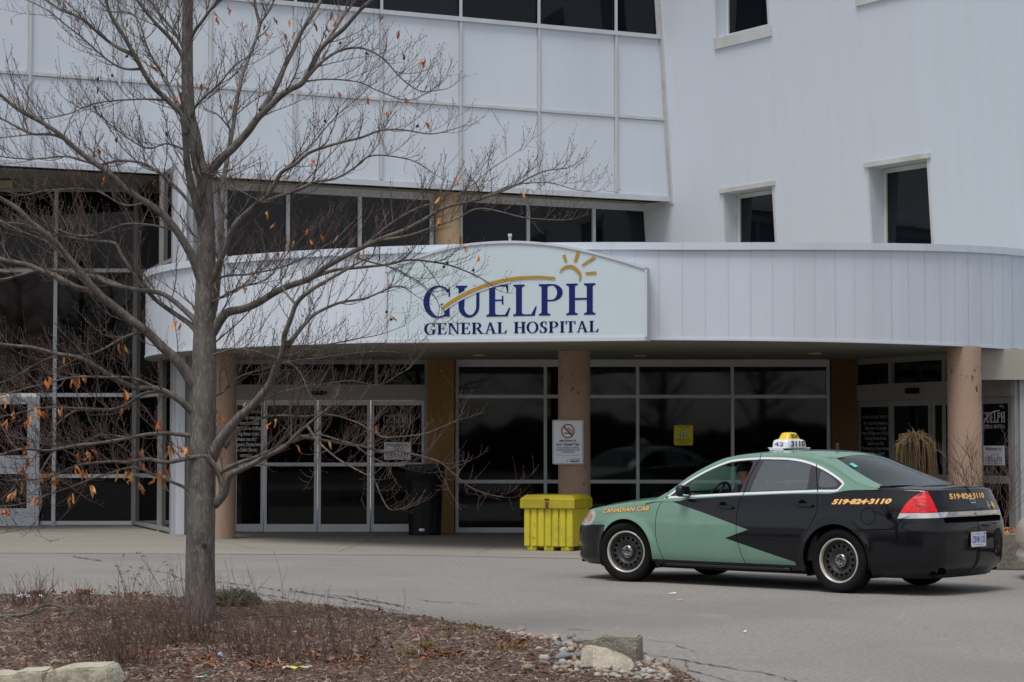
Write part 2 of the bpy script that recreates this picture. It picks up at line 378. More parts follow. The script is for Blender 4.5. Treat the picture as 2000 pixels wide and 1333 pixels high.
for px,wd in (([(420,1136),(520,1150),(640,1166),(760,1190)],.05),([(425,1143),(560,1170),(610,1180)],.035),([(140,1087),(205,1098)],.10),([(230,1105),(330,1120),(360,1135)],.04),
      ([(700,1166),(800,1190)],.03),([(1240,1250),(1310,1256),(1420,1258)],.018),([(1310,1258),(1360,1275)],.02),([(1245,1275),(1400,1302),(1500,1316),(1600,1345)],.035),([(1330,1306),(1420,1330),(1470,1350)],.03),([(1100,1230),(1160,1232)],.05),
      ([(560,1150),(600,1160),(680,1166),(740,1178),(800,1186)],.05),([(640,1178),(700,1180),(790,1196)],.04),([(800,1172),(880,1178),(950,1182)],.03),([(450,1155),(500,1160),(560,1178)],.03),([(470,1165),(520,1163),(560,1170)],.025),([(1335,1290),(1345,1306)],.015),([(1590,1160),(1640,1162)],.02),([(1900,1158),(1940,1152)],.03),([(640,1095),(700,1097)],.03)):
    crackline(g,px,wd)
g.build('ground',[M['asphalt'],M['crack']],kind='structure')
# concrete walkway up to the building
edge=[(-500,1076),(-100,1079),(0,1081),(400,1083),(800,1085),(1100,1091),(1400,1096),(1700,1101),(2150,1106),(2700,1108)]
E=[at_g(x,y) for x,y in edge]
mb=MB()
for a,b in zip(E,E[1:]):
    mb.quad((a.x,a.y,.004),(b.x,b.y,.004),(b.x,48,.008),(a.x,48,.008),0)
rg=random.Random(9)
for px in ([(422,1057),(505,1074)],[(0,1078),(55,1080)],[(660,1080),(760,1041)],[(60,1036),(230,1044),(345,1050)],[(930,1083),(1010,1052)]):
    crackline(mb,px,.016,.012,.004)
mb.build('walkway',[M['concrete'],M['crack']],kind='structure')
# ================================================================ BUILDING
B=empty('hospital_building',(0,38,0),label='white panelled hospital building with dark glass and curved entrance canopy',cat='building')
ZS=6.32; ZR1,ZR2,ZTOP=7.91,9.52,13.5
PA,PB=Vector((-8.71,36.6,0)),Vector((3.107,42.1,0))          # upper panel wall
tp=(PB-PA).normalized(); npn=Vector((tp.y,-tp.x,0))          # towards camera
def on_line(x,A,t):                                            # photo column x -> distance along vertical plane
    r=ray(x,866); n=Vector((t.y,-t.x,0)); k=(A-CAM).dot(n)/r.dot(n); p=CAM+r*k
    return (Vector((p.x,p.y,0))-A).dot(t)
L0=-9.0; L1=on_line(1310,PA,tp)
def P(A,t,u,z,off=0): 
    n=Vector((t.y,-t.x,0)); return A+t*u+n*off+Vector((0,0,z))
def pslab(mb,A,t,u0,u1,z0,z1,o0,o1,mi=0):
    """box on a vertical plane: along u, height z, offset o (towards the viewer +)"""
    V=[P(A,t,u,z,o) for z in(z0,z1) for (u,o) in((u0,o0),(u0,o1),(u1,o1),(u1,o0))]
    mb.add(V,[(0,3,2,1),(4,5,6,7),(0,1,5,4),(1,2,6,5),(2,3,7,6),(3,0,4,7)],mi)
# --- upper volume
mul=[on_line(x,PA,tp) for x in(-300,-125,50,226,405,572,742,898,1052,1204)]
mb=MB(); pslab(mb,PA,tp,L0,L1,ZS,ZR2,-.5,0,0); mb.build('panel_wall',M['panel'],B)
mb=MB()
for u in mul: pslab(mb,PA,tp,u-.022,u+.022,ZS+.10,ZTOP,.002,.045)
for z in(ZR1,): pslab(mb,PA,tp,L0,L1-.03,z-.028,z+.028,.002,.03)
pslab(mb,PA,tp,L0,L1-.03,ZR2-.03,ZR2+.05,.002,.06)
pslab(mb,PA,tp,L0,L1,ZS-.03,ZS+.07,-.02,.05)
mb.build('panel_trim',M['trim'],B)
mb=MB()   # dark joint lines beside the trims
for u in mul[2:]: pslab(mb,PA,tp,u-.036,u-.022,ZS+.1,ZR2-.03,.001,.006)
pslab(mb,PA,tp,L0,L1-.03,ZR1-.042,ZR1-.028,.001,.005)
mb.build('panel_joint',M['dirtytrim'],B)
for a,b in zip(mul,mul[1:]+[L1]):
    mb=MB(); pslab(mb,PA,tp,a+.03,b-.03,ZR2+.05,ZTOP,-.4,-.03); mb.build('window',M['glass2'],B)
# soffit under the overhang and clerestory band
CO=-.85
CA,ct=PA-npn*.85,tp
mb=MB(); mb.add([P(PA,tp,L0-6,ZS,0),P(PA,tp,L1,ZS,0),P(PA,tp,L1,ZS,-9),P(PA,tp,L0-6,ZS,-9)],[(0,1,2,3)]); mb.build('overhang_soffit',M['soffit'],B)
cx=[(385,420),(440,556),(563,697),(704,838),(902,1028),(1034,1157),(1163,1280)]
ux=lambda x:on_line(x,CA,ct)
mb=MB(); pslab(mb,CA,ct,ux(385),ux(1300),4.2,ZS-.004,-.3,-.05)
pslab(mb,CA,ct,ux(385),ux(1300),ZS-.14,ZS-.004,-.05,.03); 
for a,b in((385,420),(427,440),(556,563),(697,704),(838,845),(894,902),(1028,1034),(1157,1163),(1280,1290)): pslab(mb,CA,ct,ux(a),ux(b),4.2,ZS-.14,-.05,.03)
mb.build('clerestory_frame',M['trim'],B)
for a,b in cx[1:]:
    mb=MB(); pslab(mb,CA,ct,ux(a),ux(b),4.2,ZS-.14,-.045,-.02); mb.build('window',M['glass2'],B)
mb=MB(); q=P(CA,ct,ux(869),0,.12); mb.lathe([(.24,3.5),(.24,ZS-.004)],24,0,(q.x,q.y,0)); mb.build('column',M['ltochre'],B,label='pale ochre round column between the upper windows')
# --- right wall, leaning out as it rises
RA=Vector((3.107,42.1,0)); RB=Vector((8.19,34.4,0)); tr=(RB-RA).normalized(); nr=Vector((tr.y,-tr.x,0))
if nr.dot(CAM-RA)<0: nr=-nr
LEAN=.066
def RP(u,z,o=0): return RA+tr*u+nr*(o+(z-ZS)*LEAN)+Vector((0,0,z))
ru=lambda x:on_line(x,RA,tr)
def seam_u(z): # where the leaning wall meets the panel plane
    p=RP(0,z); return -((p-PA).dot(npn))/tr.dot(npn)
for o0,o1,w0,w1,nm_,mt_ in((.0,.05,-.10,.015,'corner_trim','trim'),(.0,.025,.015,.10,'corner_flashing','dirtytrim'),(.0,.032,.10,.112,'corner_flashing','trim')):
    mb=MB(); zs_=[ZS-.08+(ZTOP-ZS+.08)*k/12 for k in range(13)]
    for za,zb_ in zip(zs_,zs_[1:]):
        V=[RP(seam_u(z)+u+(ZS-z)*.0,z,o) for z in(za,zb_) for (u,o) in((w0,o0),(w0,o1),(w1,o1),(w1,o0))]
        mb.add(V,[(0,3,2,1),(4,5,6,7),(0,1,5,4),(1,2,6,5),(2,3,7,6),(3,0,4,7)])
    mb.build(nm_,M[mt_],B)
M['siding']=ribbed('ribbed_white_siding',(.585,.63,.70),.095,.0012,.5,vec=tr,streak=.02,linew=.16,linecol=.985)
M['siding2']=ribbed('ribbed_white_siding_b',(.58,.642,.72),.095,.001,.5,vec=tr,streak=.02,linew=.16,linecol=.99)  # past the fold: the wall's change of light put into a bluer tone
def rz(x,y):  # height on right wall at photo px
    u=ru(x); z=4.
    for _ in range(20):
        p=RP(u,z); z=CH+(HOR-y)*p.y/FPX
        # refine u for the lean
        r=ray(x,y); lo=RP(0,z); n=tr.cross(Vector((0,0,1)));
        rr=Vector((r.x,r.y,0)); k=(lo.x*rr.y-lo.y*rr.x)/(tr.y*rr.x-tr.x*rr.y); u=k
    return u,z
wins=[(1413,1508,372,366,'lo'),(1697,1810,325,308,'lo'),(1403,1500,72,44,'hi'),(1680,1800,-22,-44,'hi')]
holes=[]
for x0,x1,y0,y1,k in wins:
    u0,z0=rz(x0,y0); u1,z1=rz(x1,y1); zt=(z0+z1)/2
    holes.append((u0,u1,(zt-2.3 if k=='lo' else zt),(zt if k=='lo' else zt+1.9),k))
ub=ru(1807); UE=14
def rwall(mb,u0,u1,z0,z1,mi): mb.add([RP(u0,z0),RP(u1,z0),RP(u1,z1),RP(u0,z1)],[(0,1,2,3)],mi)
us=sorted({-1.2,UE,ub}|{h[0] for h in holes}|{h[1] for h in holes})
mb=MB()
for a,b in zip(us,us[1:]):
    hh=sorted([(h[2],h[3]) for h in holes if h[0]<=a+1e-6 and h[1]>=b-1e-6]); z=0.
    mi=0 if a<ub-1e-6 else 1
    for z0,z1 in hh: rwall(mb,a,b,z,z0,mi); z=z1
    rwall(mb,a,b,z,16,mi)
mb.build('side_wall',[M['siding'],M['siding2']],B)
M['winframe']=mat('cream_window_frame',(.55,.58,.61),.5,col2=(.44,.43,.38),vscale=1.5,stretch=(1,1,.4))
for (u0,u1,z0,z1,k) in holes:
    fr=MB(); ub_=lambda u,z,o:RA+tr*u+nr*o+Vector((0,0,z))     # inner window stays vertical
    DI=-.22+(z0-ZS)*LEAN
    m_=.03
    # reveals
    fr.add([RP(u0,z0),RP(u0,z1),ub_(u0,z1,DI),ub_(u0,z0,DI)],[(0,1,2,3)],0)
    fr.add([RP(u1,z0),RP(u1,z1),ub_(u1,z1,DI),ub_(u1,z0,DI)],[(0,1,2,3)],0)
    fr.add([RP(u0,z1),RP(u1,z1),ub_(u1,z1,DI),ub_(u0,z1,DI)],[(0,1,2,3)],0)
    fr.add([RP(u0,z0),RP(u1,z0),ub_(u1,z0,DI),ub_(u0,z0,DI)],[(0,1,2,3)],0)
    o=fr.build('window',[M['siding2']],B)
    t_=MB()
    def bx(ua,ubb,za,zb,oa,ob,mi=0):
        V=[ub_(u,z,of+ (0 if inner else (z-ZS)*LEAN)) for z in(za,zb) for (u,of) in((ua,oa),(ua,ob),(ubb,ob),(ubb,oa))]
        t_.add(V,[(0,3,2,1),(4,5,6,7),(0,1,5,4),(1,2,6,5),(2,3,7,6),(3,0,4,7)],mi)
    inner=True
    for ua,ubb,za,zb in((u0+.01,u0+.09,z0,z1),(u1-.07,u1-.01,z0,z1),(u0+.09,u1-.07,z1-.09,z1-.01),(u0+.09,u1-.07,z0+.01,z0+.09)): bx(ua,ubb,za,zb,DI,DI+.05)
    inner=False
    e=.10
    if k=='lo': bx(u0-e,u1+e,z1,z1+.085,.002,.04)
    else: bx(u0-e,u1+e,z0-.20,z0,.002,.04)
    bx(u1,u1+.05,z0,z1,.001,.006); bx(u0-.05,u0,z0,z1,.001,.006)
    t_.build('frame',[M['winframe']],o)
    gl=MB(); gl.add([ub_(u0,z0,DI+.02),ub_(u1,z0,DI+.02),ub_(u1,z1,DI+.02),ub_(u0,z1,DI+.02)],[(0,1,2,3)]); gl.build('pane',M['glass2'],o)
# --- lobby wall (plane Y=YL)
YL=37.4
def X(x,Y=YL): return (x-1000)/FPX*Y*1.0
def Z(y,Y=YL): return at_d(1000,y,Y).z
def fbox(mb,x0,x1,z0,z1,y0,y1,mi=0,Y=YL):
    mb.box(((x0+x1)/2,(Y+(y0+y1)/2),(z0+z1)/2),(x1-x0,abs(y1-y0),z1-z0),mi)
zH=Z(707); zT=Z(717)
lob=MB(); W=.055
xs=[893,1065,1245,1430,1617]
for x in xs: fbox(lob,X(x)-W/2,X(x)+W/2,.0,zT,-.06,.06)
fbox(lob,X(890),X(1620),zT,zH+.05,-.065,.06)
zz=[Z(775),Z(941),.06]
for a,b in zip(xs,xs[1:]):
    for z in zz: fbox(lob,X(a)+W/2,X(b)-W/2,z-.03,z+.03,-.055,.05)
fbox(lob,X(893)+W/2,X(1617)-W/2,-.02,.03,-.05,.05)
lw=lob.build('lobby_window',M['alum'],B)
for a,b in zip(xs,xs[1:]):
    for z0,z1 in((zz[2],zz[1]),(zz[1],zz[0]),(zz[0],zT)):
        mb=MB(); fbox(mb,X(a)+W/2,X(b)-W/2,z0+.03,z1-(.03 if z1<zT else 0),0,.012); mb.v=[v_ if v_[1]<YL+.006 else (v_[0],YL+.0121,v_[2]) for v_ in mb.v]; mb.build('pane',M['lglass'],lw)
# wall backing so nothing is open behind
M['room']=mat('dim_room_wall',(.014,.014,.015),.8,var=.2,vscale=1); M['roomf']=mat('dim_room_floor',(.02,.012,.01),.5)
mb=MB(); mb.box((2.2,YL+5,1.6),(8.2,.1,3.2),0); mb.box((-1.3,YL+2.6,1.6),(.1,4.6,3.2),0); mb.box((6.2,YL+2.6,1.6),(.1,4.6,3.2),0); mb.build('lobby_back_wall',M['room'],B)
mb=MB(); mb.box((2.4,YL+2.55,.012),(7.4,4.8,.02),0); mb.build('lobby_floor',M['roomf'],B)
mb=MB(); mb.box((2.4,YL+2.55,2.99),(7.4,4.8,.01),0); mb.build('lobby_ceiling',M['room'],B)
# notice board, papers and seats just inside the glass
bx0,bx1,bz0,bz1=X(1275,38.1),X(1428,38.1),zat(892,38.1),zat(808,38.1)
mb=MB(); mb.box(((bx0+bx1)/2,38.1,(bz0+bz1)/2),(bx1-bx0,.03,bz1-bz0),0); mb.box(((bx0+bx1)/2,38.12,bz0/2),(.05,.05,bz0),1); mb.box(((bx0+bx1)/2,38.12,.04),(.7,.4,.04),1); mb.build('notice_board',[mat('board_blue_grey',(.20,.26,.28),.6),M['black']],label='large blue-grey board on a stand behind the yellow warning sign',cat='board')
mb=MB(); a_,b_,c_,d_=X(1028,37.5),X(1051,37.5),zat(855,37.5),zat(822,37.5); mb.box(((a_+b_)/2,37.5,(c_+d_)/2),(b_-a_,.004,d_-c_),0)
for k in range(5): mb.box(((a_+b_)/2,37.496,c_+.04+k*.05),((b_-a_)*.7,.002,.012),1)
mb.build('notice_paper',[M['paper'],M['inkblk']],label='white notice paper inside the glass left of the middle pink column',cat='notice')
for i,(x_,lb_) in enumerate(((.35,'dark red lobby chair behind the glass, left of the yellow bin'),(1.1,'dark red lobby chair behind the yellow bin'),(3.1,'dark red lobby chair behind the taxi hood'))):
    ch=empty('chair',(x_,39.2,0),label=lb_,cat='chair',group='lobby chairs behind the glass'); rm=M.setdefault('redseat',mat('dark_red_fabric',(.22,.02,.015),.8)) 
    mb=MB(); mb.box((0,0,.44),(.5,.5,.09),0,bev=.03); mb.build('seat',rm,ch,world=False); mb=MB(); mb.box((0,.25,.72),(.5,.07,.5),0,bev=.03); mb.build('backrest',rm,ch,world=False)
    for sx_ in(-.22,.22):
        for sy_ in(-.22,.24): mb=MB(); mb.box((sx_,sy_,.2),(.03,.03,.4),0); mb.build('leg',M['alum'],ch,world=False)

mb=MB(); fbox(mb,X(836),X(888),0,3.05,-.25,.2); mb.build('pier',M['ochre'],B,label='ochre pier beside the entrance doors')
mb=MB(); fbox(mb,X(1622),X(1668),0,3.05,-.2,.2); mb.build('pier',M['ochre2'],B,label='brown pier right of the lobby glazing')
# left entrance doors
dl=MB(); zD,zTr0,zTr1=Z(782),Z(752),Z(712)
x0,x1=X(455),X(835)
fbox(dl,x0,x1,zTr1,zTr1+.16,-.05,.08); fbox(dl,x0,x1,zD,zTr0,-.09,.08)
for x in(455,735,833): fbox(dl,X(x)-.03,X(x)+.03,zTr0,zTr1,-.045,.05)
fbox(dl,X(833)-.04,X(833)+.04,0,zD,-.06,.05)
en=dl.build('door_header',M['bronze'],B)
mb=MB(); fbox(mb,X(455)+.03,X(735)-.03,zTr0,zTr1,0,.02); fbox(mb,X(735)+.03,X(833)-.03,zTr0,zTr1,0,.02); mb.build('transom_pane',M['glass'],B)
mb=MB(); mb.box((X(625),YL-.13,(zD+zTr0)/2+.0),(.26,.08,.09),0,bev=.02); mb.build('door_sensor',M['black'],B)
for i,(a,b,off) in enumerate(((458,516,0),(517,621,-.05),(622,724,-.05),(725,830,0))):
    f=MB(); A,C=X(a),X(b); s=.055 if i else .05
    fbox(f,A+.004,A+s,.02,zD-.004,off-.03,off+.02); fbox(f,C-s,C-.004,.02,zD-.004,off-.03,off+.02)
    fbox(f,A+s,C-s,zD-.09,zD-.004,off-.03,off+.02); fbox(f,A+s,C-s,.02,.15,off-.03,off+.02); fbox(f,A+s,C-s,Z(911),Z(904),off-.03,off+.02)
    d=f.build('door',M['alum'],B)
    g_=MB(); fbox(g_,A+s,C-s,.15,Z(911),off-.01,off+.005); fbox(g_,A+s,C-s,Z(904),zD-.09,off-.01,off+.005); g_.build('pane',M['glass'],d)
# lettering on the glass
def flatfn(xc,zc,sc,Y,sz=None):
    sz=sz or sc
    return lambda u,v,l: (xc+u*sc,Y-.004-l,zc+v*sz)
sec="For security reasons,\nthis door is locked\nfrom 8:30pm to 6:00am.\nDuring these times,\nplease use the\nEmergency Department\non Delhi Street\nentrance"
def white_logo(mb,fn_at,mi=0,halo=1):
    L,wd=serif('GUELPH',.05); put_polys(mb,[[(px/wd,py*.30) for px,py in q] for q in L],fn_at,mi)
    L,wd=serif('GENERAL HOSPITAL',.08); put_polys(mb,[[(px/wd,-.16+py*.10) for px,py in q] for q in L],fn_at,mi)
    sw=crom([(.12,.08),(.3,.22),(.5,.31),(.78,.345)],5); put_polys(mb,stroke(sw,.025),fn_at,mi,.003)
    for a in(20,55,90,125): 
        c,s=math.cos(R(a)),math.sin(R(a)); put_polys(mb,stroke([(.86+c*.07,.38+s*.07),(.86+c*.13,.38+s*.13)],.015),fn_at,mi,.003)
mb=MB(); put_text(mb,fit2d(text2d(sec,1,.012,0,.75,'CENTER'),X(450),X(514),Z(893),Z(812)),lambda x,z,l:(x,YL-.036,z),0)
L,wd=serif('GUELPH GENERAL HOSPITAL',.08); put_polys(mb,[[(X(452)+(X(512)-X(452))*px/wd,Z(808)+py*.05) for px,py in q] for q in L],lambda x,z,l:(x,YL-.036-l,z),0)
mb.build('door_lettering',M['vinylwhite'],B)
mb=MB(); sc=X(803)-X(749); white_logo(mb,lambda u,v,l:(X(749)+u*sc,YL-.036-l,Z(827)+v*sc)); mb.build('door_lettering',M['vinylgrey'],B)
def small_lines(mb,x0,x1,z0,z1,n,fn,mi=0,seed=1):
    r=random.Random(seed); h=(z1-z0)/n
    txt=['Main entrance hours','Visiting hours daily','Please use hand wash','Emergency Department','No smoking please','Information desk']
    for i in range(n): put_text(mb,fit2d(text2d(txt[i%6],1,.01),x0,x1-(x1-x0)*r.uniform(0,.2),z1-h*(i+1)+h*.25,z1-h*i),fn,mi)
# posters "Welcome to ..." (each a thing of its own)
def poster(name,fn,w,h,label,grp):
    """fn(u,v,l): u 0..w, v 0..h"""
    mb=MB(); th=.003
    mb.prism([fn(0,0,0),fn(w,0,0),fn(w,h,0),fn(0,h,0)],Vector(fn(0,0,th))-Vector(fn(0,0,0)),0)
    put_text(mb,fit2d(text2d('Welcome to',1,.015,.3),w*.10,w*.86,h*.76,h*.93),lambda x,y,l:fn(x,y,.006),1)
    L,wd=serif('GUELPH',.045); put_polys(mb,[[(w*.08+px/wd*w*.82,h*.17+py*h*.26) for px,py in q] for q in L],lambda x,y,l:fn(x,y,.006+l),1)
    L,wd=serif('GENERAL HOSPITAL',.08); put_polys(mb,[[(w*.08+px/wd*w*.84,h*.05+py*h*.08) for px,py in q] for q in L],lambda x,y,l:fn(x,y,.006+l),1)
    put_polys(mb,stroke(crom([(w*.2,h*.33),(w*.4,h*.5),(w*.7,h*.57)],5),h*.03),lambda x,y,l:fn(x,y,.011+l),2)
    mb.build(name,[M['paper'],M['navy'],M['gold']],label=label,cat='poster',group=grp)
pw,ph=X(803)-X(751),Z(864)-Z(898)
poster('poster',lambda u,v,l:(X(751)+u,YL-.036-l,Z(898)+v),pw,ph,'white welcome poster taped to the sliding door beside the black trash bin','welcome posters')
# yellow warning sign on lobby glass
mb=MB()
def rrect(w,h,r,n=5):
    o=[]
    for cx_,cy_,a0 in((w/2-r,h/2-r,0),(-w/2+r,h/2-r,90),(-w/2+r,-h/2+r,180),(w/2-r,-h/2+r,270)):
        for i in range(n+1):
            a=R(a0+90*i/n); o.append((cx_+r*math.cos(a),cy_+r*math.sin(a)))
    return o
xc,zc=X(1334.5),Z(850.5); w_,h_=X(1353)-X(1316),Z(831)-Z(870)
mb.prism([(xc+a,YL-.012,zc+b) for a,b in rrect(w_,h_,.03)],(0,-.006,0),0)
put_polys(mb,[[(-.075,-.02),(.075,-.02),(0,.12)]],lambda u,v,l:(xc+u,YL-.0195,zc+v),1); put_polys(mb,[[(-.058,-.01),(.058,-.01),(0,.10)]],lambda u,v,l:(xc+u,YL-.0210,zc+v),2)
put_polys(mb,[[(-.012,.0),(.012,.0),(.008,.05),(-.004,.065)]],lambda u,v,l:(xc+u,YL-.0225,zc+v),1)
put_text(mb,fit2d(text2d('PLEASE BE AWARE\nDOORS OPEN INTO\nLOBBY AREA',1,.012,0,1,'CENTER'),-w_*.40,w_*.40,-h_*.43,-h_*.16),lambda u,v,l:(xc+u,YL-.0195,zc+v),1)
put_text(mb,fit2d(text2d('CAUTION AUTOMATIC',1,.02),-w_*.35,w_*.38,h_*.39,h_*.45),lambda u,v,l:(xc+u,YL-.0195,zc+v),1)
mb.build('warning_sign',[M['warn'],M['inkblk'],M['lightgrey']],label='small yellow warning sign with a triangle on the dark lobby glass',cat='sign')
# --- pier left of the lobby, curtain wall and return
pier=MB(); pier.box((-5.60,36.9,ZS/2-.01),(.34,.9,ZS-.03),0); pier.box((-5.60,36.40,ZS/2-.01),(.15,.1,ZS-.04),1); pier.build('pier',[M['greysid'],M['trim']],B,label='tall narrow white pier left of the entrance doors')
YC=40.4
def XC(x): return (x-1000)/FPX*YC
cw=MB()
for x,wd in((108,.07),(262,.03),(-140,.07),(-330,.07)): fbox(cw,XC(x)-wd/2,XC(x)+wd/2,0,ZS,-.08,.05,0,YC)
for z in(Z(529,YC),Z(772,YC),Z(930,YC),.06): fbox(cw,XC(82) if z<3 else XC(-500),XC(262),z-.035,z+.035,-.05,.05,0,YC)
cwo=cw.build('curtain_wall',M['alum'],B)
for xa,xb in((-500,-330),(-330,-140),(-140,108),(108,262)):
    for z0,z1,m_ in((0,Z(930,YC),'glass'),(Z(930,YC),Z(772,YC),'glass'),(Z(772,YC),Z(529,YC),'redglass' if xb<=108 else 'glass'),(Z(529,YC),ZS,'glass')):
        mb=MB(); fbox(mb,XC(xa)+.035,XC(xb)-.035,z0+.035,z1-.035,0,.02,0,YC); mb.build('pane',M[m_],cwo)
# white door frame at far left
df=MB()
def dbox(x0,x1,y0,y1,o0=-.12,o1=-.085,mi=0): fbox(df,XC(x0),XC(x1),Z(y1,YC),Z(y0,YC),o0,o1,mi,YC)
dbox(57,73,776,1027);dbox(74.5,81,770,1027,-.14);dbox(-60,57,776,790);dbox(-60,57,890,926);dbox(-60,57,993,1027);dbox(-75,-60,776,1027)
door=df.build('door',M['frost'],B)
mb=MB(); fbox(mb,XC(-60),XC(57),Z(890,YC),Z(790,YC),-.10,-.095,0,YC); mb.build('pane',M['redglass'],door)
mb=MB(); fbox(mb,XC(-60),XC(57),Z(993,YC),Z(926,YC),-.10,-.095,0,YC); mb.build('pane',M['glass'],door)
# angled return
QA=Vector((XC(265),YC,0)); QB=Vector((-5.72,36.5,0)); tq=(QB-QA).normalized(); LQ=(QB-QA).length
rt=MB(); um=on_line(316,QA,tq)
for u in(.04,um,LQ-.04): pslab(rt,QA,tq,u-.035,u+.035,0,ZS,-.05,.07)
for z in(Z(529,39),Z(772,38.5),Z(930,38.5),.07): pslab(rt,QA,tq,.075,LQ-.075,z-.03,z+.03,-.05,.05)
ro=rt.build('curtain_wall',M['bronze'],B)
mb=MB(); pslab(mb,QA,tq,0,LQ,0,ZS,-.02,.0); mb.build('pane',M['glass'],ro)
# clerestory end pier above canopy
# --- right angled entrance
DA=Vector((X(1670),YL,0)); DB=Vector((7.78,33.4,0)); td=(DB-DA).normalized(); LD=(DB-DA).length
du=lambda x:on_line(x,DA,td)
nd=Vector((td.y,-td.x,0)); sg=1 if nd.dot(CAM-DA)>0 else -1
def dz(x,y):
    p=P(DA,td,du(x),0); return CH+(HOR-y)*p.y/FPX
e2=MB(); z1_,z2_,z3_=dz(1700,712),dz(1700,752),dz(1720,783)
def ds(mb,x0,x1,z0,z1,o0,o1,mi=0): 
    a,b=(o0,o1) if sg>0 else (-o1,-o0); pslab(mb,DA,td,du(x0) if x0 else 0,du(x1),z0,z1,a,b,mi)
ds(e2,1670,1985,z1_,3.02,-.05,.05); ds(e2,1670,1985,z3_,z2_,-.05,.08)
for x in(1674,1745,1850,1985): 
    u=du(x); pslab(e2,DA,td,u-.05,u+.05,0,z1_,-.05,.06)
e2.build('door_header',M['bronze'],B)
mb=MB(); ds(mb,1676,1980,z2_,z1_,-.02,0); mb.build('transom_pane',M['glass'],B)
mb=MB(); p=P(DA,td,du(1796),(z2_+z3_)/2,sg*.14); mb.box(p,(.3,.1,.09),0,rz=math.atan2(td.y,td.x),bev=.02); mb.build('door_sensor',M['black'],B)
for i,(a,b) in enumerate(((1678,1746),(1748,1826),(1828,1915),(1917,1978))):
    u0,u1=du(a),du(b); f=MB(); s=.07; off=.0 if i in(0,3) else .05; zt=z3_-.005; zm=dz(1800,935)-.0
    for (p0,p1,za,zb) in((u0,u0+s,.02,zt),(u1-s,u1,.02,zt),(u0+s,u1-s,zt-.10,zt),(u0+s,u1-s,.02,.16),(u0+s,u1-s,.92,1.04)):
        o_=(off-.03,off+.03) if sg>0 else (-off-.03,-off+.03); pslab(f,DA,td,p0,p1,za,zb,*o_)
    d=f.build('door',M['bronze'],B)
    g_=MB(); o_=(off-.008,off+.008) if sg>0 else(-off-.008,-off+.008); pslab(g_,DA,td,u0+s,u1-s,.16,zt-.1,*o_); g_.build('pane',M['glass'],d)
def dfn(u0,z0,su,off=.015): return lambda u,v,l: P(DA,td,u0+u*su,z0+v,sg*(off+l))
mb=MB(); ua,ub2=du(1685),du(1739); f=dfn(0,0,1)
put_text(mb,fit2d(text2d(sec,1,.012,0,.75,'CENTER'),ua,ub2,dz(1710,899),dz(1710,823)),lambda x,y,l:f(x,y,l),0)
L,wd=serif('GUELPH GENERAL HOSPITAL',.08); put_polys(mb,[[(ua+(ub2-ua)*px/wd,dz(1710,818)+py*.05) for px,py in q] for q in L],f,0)
mb.build('door_lettering',M['vinylgrey'],B)
mb=MB(); ua,ub2=du(1920),du(1965); sc=ub2-ua; hz=.55; white_logo(mb,lambda u,v,l:f(ua+u*sc,dz(1942,826)+v*hz,l)); mb.build('door_lettering',M['vinylwhite'],B)
mb=MB()
for s_,(a,b) in enumerate(((1917.5,1923),(1964,1974))): small_lines(mb,du(a),du(b),dz(1940,898),dz(1940,872),6,f,0,s_)
mb.build('door_lettering',M['vinylgrey'],B)
ua,ub2=du(1923),du(1964); z0=dz(1943,909); poster('poster',lambda u,v,l:f(ua+u,z0+v,.004+l),ub2-ua,dz(1943,871)-z0,'white welcome poster on the glass right of the rightmost column','welcome posters')
# pier and bulkhead at the right edge
mb=MB(); mb.box((9.0,33.5,1.5),(2.3,.5,2.99),0); mb.build('pier',M['greysid'],B,label='blue grey pier at the right end of the entrance')
mb=MB(); zb=at_d(1950,742,33.0).z; mb.box((6.9+.75,33.15,(zb+3.0)/2),(1.6,.12,3.0-zb-.004),0); mb.box((8.48+.9,33.13,(zb+3.0)/2),(1.78,.12,3.0-zb-.004),0); mb.build('bulkhead',M['beige'],B)
# --- canopy (curved fascia)
CC=Vector((1.5,38.15)); RC=7.9; ZC0,ZC1=3.0,4.36
ZT_=Spl([(-6.5,4.41),(-4,4.37),(0,4.35),(2.2,4.35),(4,4.385),(5.3,4.43),(8.0,4.555)])
def cz(a): return ZT_(CC.x+RC*math.sin(a))-4.36
def cp(a,r=RC): return (CC.x+r*math.sin(a),CC.y-r*math.cos(a))
a0,a1=R(-88),R(72); N=96
fa=MB(); sf=MB(); cap=MB(); jt=MB(); drip=MB()
for i in range(N):
    A,C=a0+(a1-a0)*i/N,a0+(a1-a0)*(i+1)/N; za,zc_=4.36+cz(A),4.36+cz(C)
    p,q=cp(A),cp(C); fa.add([(*p,ZC0),(*q,ZC0),(*q,zc_-.05),(*p,za-.05)],[(0,1,2,3)],0,True)
    p1,q1=cp(A,RC+.05),cp(C,RC+.05); p2,q2=cp(A,RC-.25),cp(C,RC-.25)
    cap.quad((*p1,za-.075),(*q1,zc_-.075),(*q1,zc_+.03),(*p1,za+.03)); cap.quad((*p1,za+.03),(*q1,zc_+.03),(*q2,zc_+.03),(*p2,za+.03)); cap.quad((*p1,za-.075),(*p,za-.075),(*q,zc_-.075),(*q1,zc_-.075))
    d1,d2=cp(A,RC+.012),cp(C,RC+.012); drip.quad((*d1,ZC0),(*d2,ZC0),(*d2,ZC0+.035),(*d1,ZC0+.035)); drip.quad((*d1,ZC0+.035),(*d2,ZC0+.035),(*q,ZC0+.035),(*p,ZC0+.035))
    sf.add([(*p,ZC0),(*q,ZC0),(q[0],44,ZC0),(p[0],44,ZC0)],[(0,3,2,1)])
npan=66; rj=random.Random(4)
